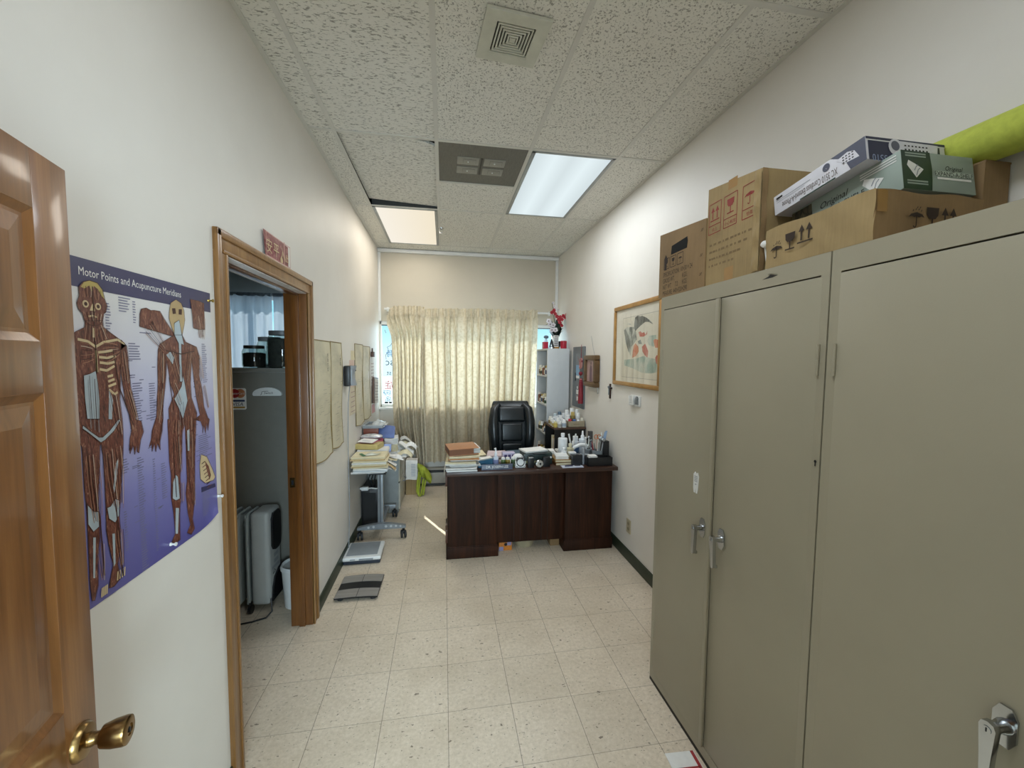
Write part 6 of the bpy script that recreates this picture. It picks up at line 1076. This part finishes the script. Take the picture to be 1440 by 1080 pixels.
for k in range(4): b = MB(); q = Vector((1.335 + .018 * math.cos(k * 1.57), 3.60 + .018 * math.sin(k * 1.57), DT + .09)); b.tube([q, q + Vector((.01 * math.cos(k * 1.57), 0, .07 + .012 * k))], .006, (GREYM, BLACK, WPLAS, CHROME)[k], 8); b.ball(q + Vector((.01 * math.cos(k * 1.57), 0, .08 + .012 * k)), .013, (GREYM, BLACK, WPLAS, CHROME)[k], (1, .5, 1)); done(b, 'round_head_tool', label=('grey', 'black', 'white', 'chrome')[k] + ' round headed tool in the short metal cup', cat='tool')
t = thing('upright_organiser', 'tall black upright holder with blue film behind the black tray', 'holder', (1.463, 3.53, DT)); b = MB(); b.bx((-.028, -.045, 0), (.032, .045, .185), BLACK, .006); done(b, 'body', t, local=True)
b = MB(); b.poly([(-.02, 0, .18), (.0, 0, .26), (.012, .0, .275), (.03, .0, .27), (.012, 0, .18)], M('blue_film', '#8fa8c8', .3)); b.poly([(-.03, .012, .18), (-.028, .012, .26), (-.018, .012, .26), (-.016, .012, .18)], WPLAS); done(b, 'film_strips', t, local=True)
for k, m in enumerate((M('sage_file', '#8d9288', .5), M('beige_file', '#aaa694', .5))): b = MB(); b.box((1.483 + .0 * k, 3.63 + .03 * k, DT + .065), (.018, .10, .13), m, Matrix.Rotation(.0, 4, 'Y') @ RZ(.12 - .2 * k), .003); done(b, 'file_holder', label=('sage grey', 'beige')[k] + ' file standing against the right wall on the desk', cat='file')
# ------------------------------------------------------------------ rolling stand at the left wall
SX = -.585
t = thing('rolling_stand', 'grey rolling stand on castors holding a tall stack of files', 'stand', (SX, 3.95, 0)); ALU = M('alu_grey', '#868b8f', .4, .4)
b = MB(); b.bx((-.805, 3.70, .655), (-.53, 4.40, .675), GREYP, .004); b.bx((-.66, 3.75, .63), (-.52, 4.3, .655), BLACK); done(b, 'shelf', t)
b = MB(); b.bx((SX - .026, 3.86, .125), (SX + .026, 3.90, .64), ALU, .006); b.bx((SX - .007, 3.856, .14), (SX + .007, 3.862, .62), M('groove_grey', '#5b6064', .5)); done(b, 'column', t)
b = MB(); T = frame((-.785, 3.812, .1), (1, 0, 0), (0, 0, 1)); n = 12
pts = [(0, 0), (.43, 0)] + [(.43 - .43 * k / n, .022 + .028 * math.sin(PI * k / n)) for k in range(n + 1)]
b.prism(pts, T, -.045, ALU)
for x in (.10, .145, .255, .30, .345, .385): b.disc(x, .022 + (.004 if .1 < x < .35 else 0), .0125 - abs(x - .215) * .018, M('hole_light', '#b9bcbd', .6), T, .0012)
done(b, 'front_foot', t)
b = MB(); b.bx((-.78, 4.33, .1), (-.50, 4.37, .14), ALU, .006); done(b, 'rear_foot', t); b = MB(); b.bx((SX - .02, 3.84, .1), (SX + .02, 4.35, .135), ALU, .004); done(b, 'spine', t)
for x, y in ((-.765, 3.835), (-.375, 3.835), (-.76, 4.35), (-.515, 4.36)):
    b = MB()
    for s_ in (-.016, .016): b.lathe([(0, -.010), (.028, -.010), (.036, -.006), (.036, .006), (.028, .010), (0, .010)], (0, 0, 0), RUBBER, 20, Matrix.Translation((x + s_, y, .0365)) @ RZ(.2) @ Matrix.Rotation(PI / 2, 4, 'Y'))
    b.cyl((x, y, .07), .012, .035, BLACK); b.box((x, y, .06), (.02, .05, .03), BLACK, None, .008); done(b, 'caster', t)
rr = random.Random(14); z = .676
FST = [(.014, PAPER, None), (.012, M('blue_white', '#c9d0d6', .6), PAPER), (.016, PAPER, None), (.012, CREAM, PAPER), (.014, MANILA, PAPER), (.014, CREAM, PAPER), (.012, PAPER, None), (.013, CREAM, PAPER), (.012, MANILA, CREAM), (.016, CREAM, PAPER)]
for k, (h, m, m2) in enumerate(FST):
    last = k == len(FST) - 1
    sheets(-.65 + rr.uniform(-.008, .022), 3.755 + rr.uniform(-.02, .015), z, .285, .235, h, rr.uniform(-.07, .10), m, '%s folder from the bottom of the file stack on the rolling stand' % ORD[k] if not last else 'cream top folder of the file stack on the rolling stand', seed=60 + k, m2=m2, curl=-.006 if k == 2 else .0, group='files stacked on the rolling stand'); z += h + .0006
FZ = z
b = MB(); b.box((-.715, 3.735, FZ + .004), (.025, .10, .004), M('green_strip', '#1e6b4a', .4), RZ(.5)); b.grid(lambda u, v: Vector((-.70 + .12 * u + .02 * v, 3.70 + .10 * v, FZ + .003 + .006 * math.sin(u * 7) * math.sin(v * 5) ** 2)), 8, 6, M('clear_sleeve', '#d6d8cc', .15)); done(b, 'plastic_sleeve', label='clear plastic sleeve with a green strip on the cream top folder', cat='sleeve')
for k in range(5):
    b = MB(); a = rr.uniform(-.2, .2); y0 = 3.68 + .04 * k; zz = .69 + .025 * k
    b.grid(lambda u, v: Vector((-.52 + .09 * u, y0 + .08 * v + a * u * .2, zz + .012 * math.sin(u * 3 + k) - .03 * u * u)), 6, 3, (PAPER, MANILA, PAPER, CREAM, PAPER)[k]); done(b, 'loose_paper', label='%s loose sheet from the bottom poking out of the right side of the file stack' % ORD[k], cat='paper', group='sheets poking out of the file stack')
# piles behind on the same shelf
z = .676
for k, (h, m) in enumerate(((.05, PAPER), (.05, CREAM), (.045, PAPER))): sheets(-.66, 4.02, z, .27, .23, h, .03 * (k - 1), m, '%s paper pile from the bottom under the yellow book box on the rolling stand' % ORD[k], 'loose_papers', cat='papers', seed=80 + k, m2=PAPER); z += h + .001
YB_ = M('yellow_box', '#b9a76a', .5); b = MB(); R = Matrix.Translation((-.70, 4.0, z)) @ RZ(-.22); b.box((0, 0, .024), (.22, .17, .046), YB_, R, .003); T = R @ Matrix.Translation((0, 0, .0475)); b.rect(-.10, -.03, .05, .08, M('rose_print', '#b0506a', .5, var=.3, scale=40), T, .0005); b.rect(-.08, .02, .0, .06, M('red_print', '#a8323c', .5), T, .001); done(b, 'book', label='pale yellow boxed book with a rose cover on the piles by the left wall', cat='book'); ZY = z + .048
b = MB(); R = Matrix.Translation((-.715, 4.0, ZY + .022)) @ RZ(-.45) @ Matrix.Rotation(.16, 4, 'X'); b.box((0, 0, 0), (.165, .10, .002), PAPER, R); b.rect(-.05, -.01, .03, -.005, GREYP, R, .0015); done(b, 'envelope', label='white envelope lying tilted on the yellow boxed book', cat='envelope')
b = MB(); b.box((-.70, 4.165, ZY - .055 + .0), (.20, .11, .11), M('rose_pack', '#a8465a', .5, var=.3, scale=30), RZ(.05), .004); done(b, 'packet', label='rose and red packet under the silver pouch', cat='packet')
b = MB(); b.ball((-.705, 4.16, ZY + .032), .03, M('silver_pouch', '#c9cacd', .25, .4, var=.25, scale=25), (3.6, 1.8, .95), 18); done(b, 'foil_pouch', label='puffy silver pouch on the rose packet', cat='pouch')
for k in range(2): sheets(-.71, 4.31, .676 + .115 * k, .18, .14, .11, 0, (PAPER, M('grey_paper', '#c4c4c0'))[k], ('lower', 'upper')[k] + ' paper pile under the red-brown box with the grey tray', 'loose_papers', cat='papers', seed=90 + k)
b = MB(); b.bx((-.80, 4.25, .905), (-.655, 4.38, .968), M('redbrown_box', '#7d4230', .5), .003); done(b, 'box', label='red-brown box under the grey tray by the left wall', cat='box')
t = thing('letter_tray', 'light grey desk tray with a crumpled bag on the red-brown box', 'tray', (-.70, 4.36, .969)); b = MB()
b.bx((-.805, 4.24, .969), (-.61, 4.52, .974), GREYP)
for lo, hi in (((-.805, 4.24), (-.61, 4.25)), ((-.805, 4.51), (-.61, 4.52)), ((-.805, 4.24), (-.79, 4.52)), ((-.625, 4.24), (-.61, 4.52))): b.bx((*lo, .969), (*hi, 1.0), M('tray_grey', '#aeb4b6', .45), .003)
done(b, 'body', t); b = MB(); b.grid(lambda u, v: Vector((-.76 + .17 * u, 4.28 + .24 * v, .98 + .05 * math.sin(u * PI) * math.sin(v * PI) + .012 * math.sin(u * 13 + v * 4) * math.cos(v * 11))), 16, 16, M('clear_bag', '#b9bec0', .2, var=.2, scale=30)); done(b, 'crumpled_bag', t)
BLU = M('blue_pack', '#5a6c9c', .3, var=.25, scale=12); BLU2 = M('blue_pack_light', '#8fa0cc', .35, var=.15)
b = MB(); b.grid(lambda u, v: Vector((-.665 + .165 * u, 4.22 + .09 * v, .872 + .105 * v + .012 * math.sin(u * PI))), 10, 8, BLU); b.grid(lambda u, v: Vector((-.665 + .165 * u, 4.25 + .08 * v, .865 + .10 * v)), 6, 6, BLU2); done(b, 'blue_bag', label='shiny dark blue packet leaning against the grey tray', cat='packet')
for k in range(3): sheets(-.535, 4.26 + .02 * k, .676 + .065 * k, .13, .18, .06, .06 * k, (PAPER, CREAM, PAPER)[k], '%s pile from the bottom under the blue packet' % ORD[k], 'loose_papers', cat='papers', seed=100 + k, curl=.01)
b = MB(); b.box((-.575, 4.08, .80), (.13, .03, .075), BLU2, Matrix.Rotation(-.5, 4, 'X'), .003); done(b, 'blue_card', label='light blue card pack below the dark blue packet', cat='packet')
rr = random.Random(77)
for k in range(12):
    b = MB(); x0 = -.50 + .05 * (k % 3) + rr.uniform(-.02, .02); y0 = 4.12 + .03 * k; z0 = .70 + .012 * k * (1 if k < 7 else .6); a, c_, d = rr.uniform(-.5, .5), rr.uniform(-.35, .35), rr.uniform(0, 6)
    def cr(u, v, x0=x0, y0=y0, z0=z0, a=a, c_=c_, d=d): return Vector((x0 - .06 + .15 * u + a * .05 * v, y0 + .12 * v, max(.665, z0 + .03 * math.sin(u * 4 + d) + c_ * .07 * u + .018 * math.sin(v * 7 + d) - .05 * u * u)))
    b.grid(cr, 9, 7, (PAPER, PAPER, CREAM, M('grey_paper', '#c4c4c0'))[k % 4]); done(b, 'crumpled_paper', label='%s crumpled sheet from the front in the paper heap between stand and curtain' % ORD[k], cat='paper', group='crumpled papers heaped by the stand')
# filing cabinet behind, computer tower, plug
t = thing('filing_cabinet', 'grey filing cabinet behind the rolling stand, drawers facing the desk', 'filing cabinet', (-.64, 4.83, 0)); FG = M('file_grey', '#8b908f', .45, .1); FB = M('file_beige', '#b5b1a3', .45)
b = MB(); b.bx((-.80, 4.45, .01), (-.485, 5.2, .655), FG, .004); done(b, 'body', t)
for z0, z1 in ((.04, .33), (.345, .635)):
    b = MB(); b.bx((-.486, 4.465, z0), (-.470, 5.19, z1), FB, .004); d = done(b, 'drawer', t); b = MB(); b.tube([(-.47, 4.75, z1 - .06), (-.445, 4.76, z1 - .06), (-.445, 4.89, z1 - .06), (-.47, 4.90, z1 - .06)], .006, GREYM); done(b, 'handle', d)
t = thing('computer_tower', 'black computer tower under the rolling stand', 'computer', (-.735, 4.33, 0)); b = MB(); b.bx((-.81, 4.14, .01), (-.655, 4.44, .385), BLACK, .004); done(b, 'case', t); b = MB(); b.bx((-.79, 4.136, .06), (-.67, 4.141, .34), M('fan_grille', '#0b0c0d', .6)); done(b, 'rear_panel', t); b = MB(); [b.bx((x, 4.16, 0), (x + .02, 4.42, .012), RUBBER) for x in (-.80, -.68)]; done(b, 'foot', t)
b = MB(); b.box((-.765, 4.10, .40), (.065, .04, .035), WPLAS, None, .006); b.tube([(-.735, 4.10, .40), (-.70, 4.09, .405), (-.66, 4.10, .395), (-.62, 4.15, .39)], .006, WPLAS); b.tube([(-.80, 4.10, .40), (-.812, 4.10, .40)], .012, WPLAS); done(b, 'wall_plug', label='white power adapter plugged in above the computer tower', cat='adapter')
b = MB(); [b.tube([(-.72 + .03 * k, 4.2, .386), (-.74 + .03 * k, 4.15, .48), (-.71 + .02 * k, 4.18, .56), (-.70 + .03 * k, 4.25, .628)], .006, BLACK) for k in range(3)]; done(b, 'cable_bundle', label='black cables rising from the computer tower to the stand shelf', cat='cable')
# brown carton, paper and lime bag by the curtain
b = carton(-.462, -.318, 5.05, 5.19, 0, .425, .425, KRAFT); b.bx((-.40, 5.048, .0), (-.395, 5.051, .2), KRAFT2); done(b, 'cardboard_box', label='tall brown carton on the floor between filing cabinet and lime bag', cat='box')
b = MB()
def drap(u, v): s_ = v * .38; return Vector((-.46 + .14 * u, 5.045 - .012 * min(1, max(0, (s_ - .13) * 20)) + .13 - min(s_, .13), .431 - max(0, s_ - .13) * .95 + .004 * math.sin(u * 6)))
b.grid(drap, 8, 24, PAPER); T = FF(-.395, 5.029, .24); [b.rect(0, .02 * k, .05, .02 * k + .006, M('note_ink2', '#9aa0b5', .7), T) for k in range(8)]; done(b, 'paper_sheet', label='white printed sheet draped over the front of the brown carton', cat='paper')
LIME = M('lime_fabric', '#97a232', .6, var=.25, scale=20); t = thing('lime_bag', 'lime green cloth bag hanging off the side of the brown carton', 'bag', (-.24, 5.05, 0)); b = MB()
OUT = [(-.325, .40), (-.305, .385), (-.25, .355), (-.20, .325), (-.155, .26), (-.15, .20), (-.16, .125), (-.20, .165), (-.235, .20), (-.26, .21), (-.285, .25), (-.31, .33)]
def bagf(u, v): # front sheet between upper and lower edge
    top = lerp([(0, .40), (.2, .375), (.55, .335), (.85, .26), (1, .20)], u); bot = lerp([(0, .33), (.25, .235), (.5, .205), (.75, .165), (.92, .125), (1, .17)], u)
    return Vector((-.322 + .172 * u, 5.02 - .05 * math.sin(v * PI) * (.4 + u) + .012 * math.sin(u * 15 + v * 3), bot + (top - bot) * v))
b.grid(bagf, 18, 10, LIME); b.grid(lambda u, v: bagf(u, v) + Vector((0, .05 + .06 * u, -.005)), 12, 6, LIME); done(b, 'cloth', t)
for p in ([(-.285, 5.0, .26), (-.295, 4.99, .15), (-.305, 4.985, .05), (-.29, 4.98, .012), (-.25, 4.98, .02), (-.235, 4.985, .12), (-.22, 4.99, .20)], [(-.30, 5.01, .30), (-.32, 4.99, .15), (-.325, 4.985, .06), (-.30, 4.97, .010), (-.275, 4.965, .012)], [(-.25, 4.985, .21), (-.262, 4.975, .1), (-.28, 4.965, .012)]): b = MB(); b.tube(p, .012, LIME, 8); done(b, 'strap', t)
# ------------------------------------------------------------------ scales on the floor
t = thing('floor_scale', 'white framed platform scale on the floor by the rolling stand', 'scale', (-.665, 3.51, 0), .02); b = MB(); b.box((0, 0, .018), (.29, .28, .034), M('scale_base', '#1f2937', .5), None, .01); done(b, 'base', t, local=True)
b = MB(); b.box((0, 0, .047), (.30, .295, .03), WPLAS, None, .013, 3); b.bx((-.02, -.1485, .038), (.09, -.147, .052), GREYP); b.bx((-.09, -.1485, .042), (-.05, -.147, .05), GREYP); done(b, 'frame', t, local=True)
b = MB(); b.box((-.005, .01, .062), (.245, .235, .006), M('scale_mat', '#8a8f92', .6, var=.06, bump=.4, bscale=300), None, .0025); done(b, 'platform', t, local=True)
t = thing('bathroom_scale', 'flat silver and black glass bathroom scale nearest the side doorway', 'scale', (-.60, 2.995, 0), -.02); SIL = M('brushed_silver', '#94908a', .4, .25, var=.15, scale=6, stretch=(.3, 6, 1))
def arc(x): return .016 * (1 - (x / .145) ** 2)
b = MB(); b.prism([(-.145, -.145)] + [(-.145 + .29 * k / 12, -.145 - .0 + arc(-.145 + .29 * k / 12) * .5) for k in range(1, 12)] + [(.145, -.145), (.145, .145)] + [(.145 - .29 * k / 12, .145 + arc(.145 - .29 * k / 12)) for k in range(1, 12)] + [(-.145, .145)], Matrix.Translation((0, 0, .018)), .010, BLACK); done(b, 'glass_plate', t, local=True)
for sx in (-1, 1):
    for sy in (-1, 1):
        b = MB(); xa, xb = (.002, .143) if sx > 0 else (-.143, -.002); n = 6
        yo = lambda x: sy * .145 + (arc(x) if sy > 0 else arc(x) * .5) - sy * .002; yi = lambda x: (.045 if sy > 0 else -.045) + arc(x)
        P = [(xa + (xb - xa) * k / n, yo(xa + (xb - xa) * k / n)) for k in range(n + 1)] + [(xb + (xa - xb) * k / n, yi(xb + (xa - xb) * k / n)) for k in range(n + 1)]
        b.prism(P if sy < 0 else P[::-1], Matrix.Translation((0, 0, .028)), .0015, SIL); done(b, 'electrode', t, local=True)
for sx in (-1, 1):
    for sy in (-1, 1): b = MB(); b.cyl((sx * .11, sy * .11, 0), .02, .018, RUBBER); done(b, 'foot', t, local=True)
# ------------------------------------------------------------------ camera, sun, sky
cam = bpy.data.cameras.new('camera'); co = bpy.data.objects.new('camera', cam); COL.objects.link(co); SC.camera = co
cam.sensor_fit = 'HORIZONTAL'; cam.sensor_width = 36; cam.lens = 571.563 / 1440 * 36; cam.clip_start = .01; cam.clip_end = 200
RT_ = Vector((.98625022, -.16499081, .00940894)); UP_ = Vector((.00099203, .06284429, .99802285)); FW_ = Vector((.1652559, .98429093, -.06214388))
m = Matrix((RT_, UP_, -FW_)).transposed().to_4x4(); m.translation = (0, 0, 1.6853); co.matrix_world = m
sl = bpy.data.lights.new('sun', 'SUN'); sl.energy = KSUN; sl.color = (1, .95, .86); sl.angle = .006; so = bpy.data.objects.new('sun', sl); COL.objects.link(so)
sd = Vector((.425, -.89, -1.05)); so.rotation_euler = sd.to_track_quat('-Z', 'Y').to_euler(); so.location = (-2, 8, 4)
for nm, x0, x1, z0, z1, e in (('hall_fill_lamp', -.85, .85, .8, 2.15, KHALLFILL), ('window_daylight', WX0 + .05, WX1 - .05, WZ0 + .05, WZ1 - .05, KWIN), ('side_window_daylight', SWX0 + .05, SWX1 - .05, 1.15, 2.37, KSIDE)):  # the hall lamp is added fill for the low walls and floor
    l = bpy.data.lights.new(nm, 'AREA'); l.shape = 'RECTANGLE'; l.size = x1 - x0; l.size_y = z1 - z0; l.energy = e; l.color = (.72, .87, 1); l.cycles.is_portal = False
    o = bpy.data.objects.new(nm, l); COL.objects.link(o); hall = nm.startswith('hall'); o.location = ((x0 + x1) / 2, -2.05 if hall else YB + .16, (z0 + z1) / 2); o.rotation_euler = Vector((0, 1 if hall else -1, 0)).to_track_quat('-Z', 'Y').to_euler()
W = bpy.data.worlds.new('sky'); SC.world = W; W.use_nodes = True; nt = W.node_tree; nt.nodes.clear()
out = nt.nodes.new('ShaderNodeOutputWorld'); bg = nt.nodes.new('ShaderNodeBackground'); tc = nt.nodes.new('ShaderNodeTexCoord'); sp = nt.nodes.new('ShaderNodeSeparateXYZ'); cr = nt.nodes.new('ShaderNodeValToRGB')
nt.links.new(tc.outputs['Generated'], sp.inputs[0]); nt.links.new(sp.outputs[2], cr.inputs[0]); nt.links.new(cr.outputs[0], bg.inputs[0]); nt.links.new(bg.outputs[0], out.inputs[0])
cr.color_ramp.elements[0].position = 0; cr.color_ramp.elements[0].color = (.50, .64, .72, 1); cr.color_ramp.elements[1].position = .09; cr.color_ramp.elements[1].color = (.22, .50, .62, 1); bg.inputs[1].default_value = KSKY
v = SC.view_settings; v.view_transform = 'Standard'; v.look = 'None'; v.gamma = 1; v.use_curve_mapping = False; v.exposure = KEXP
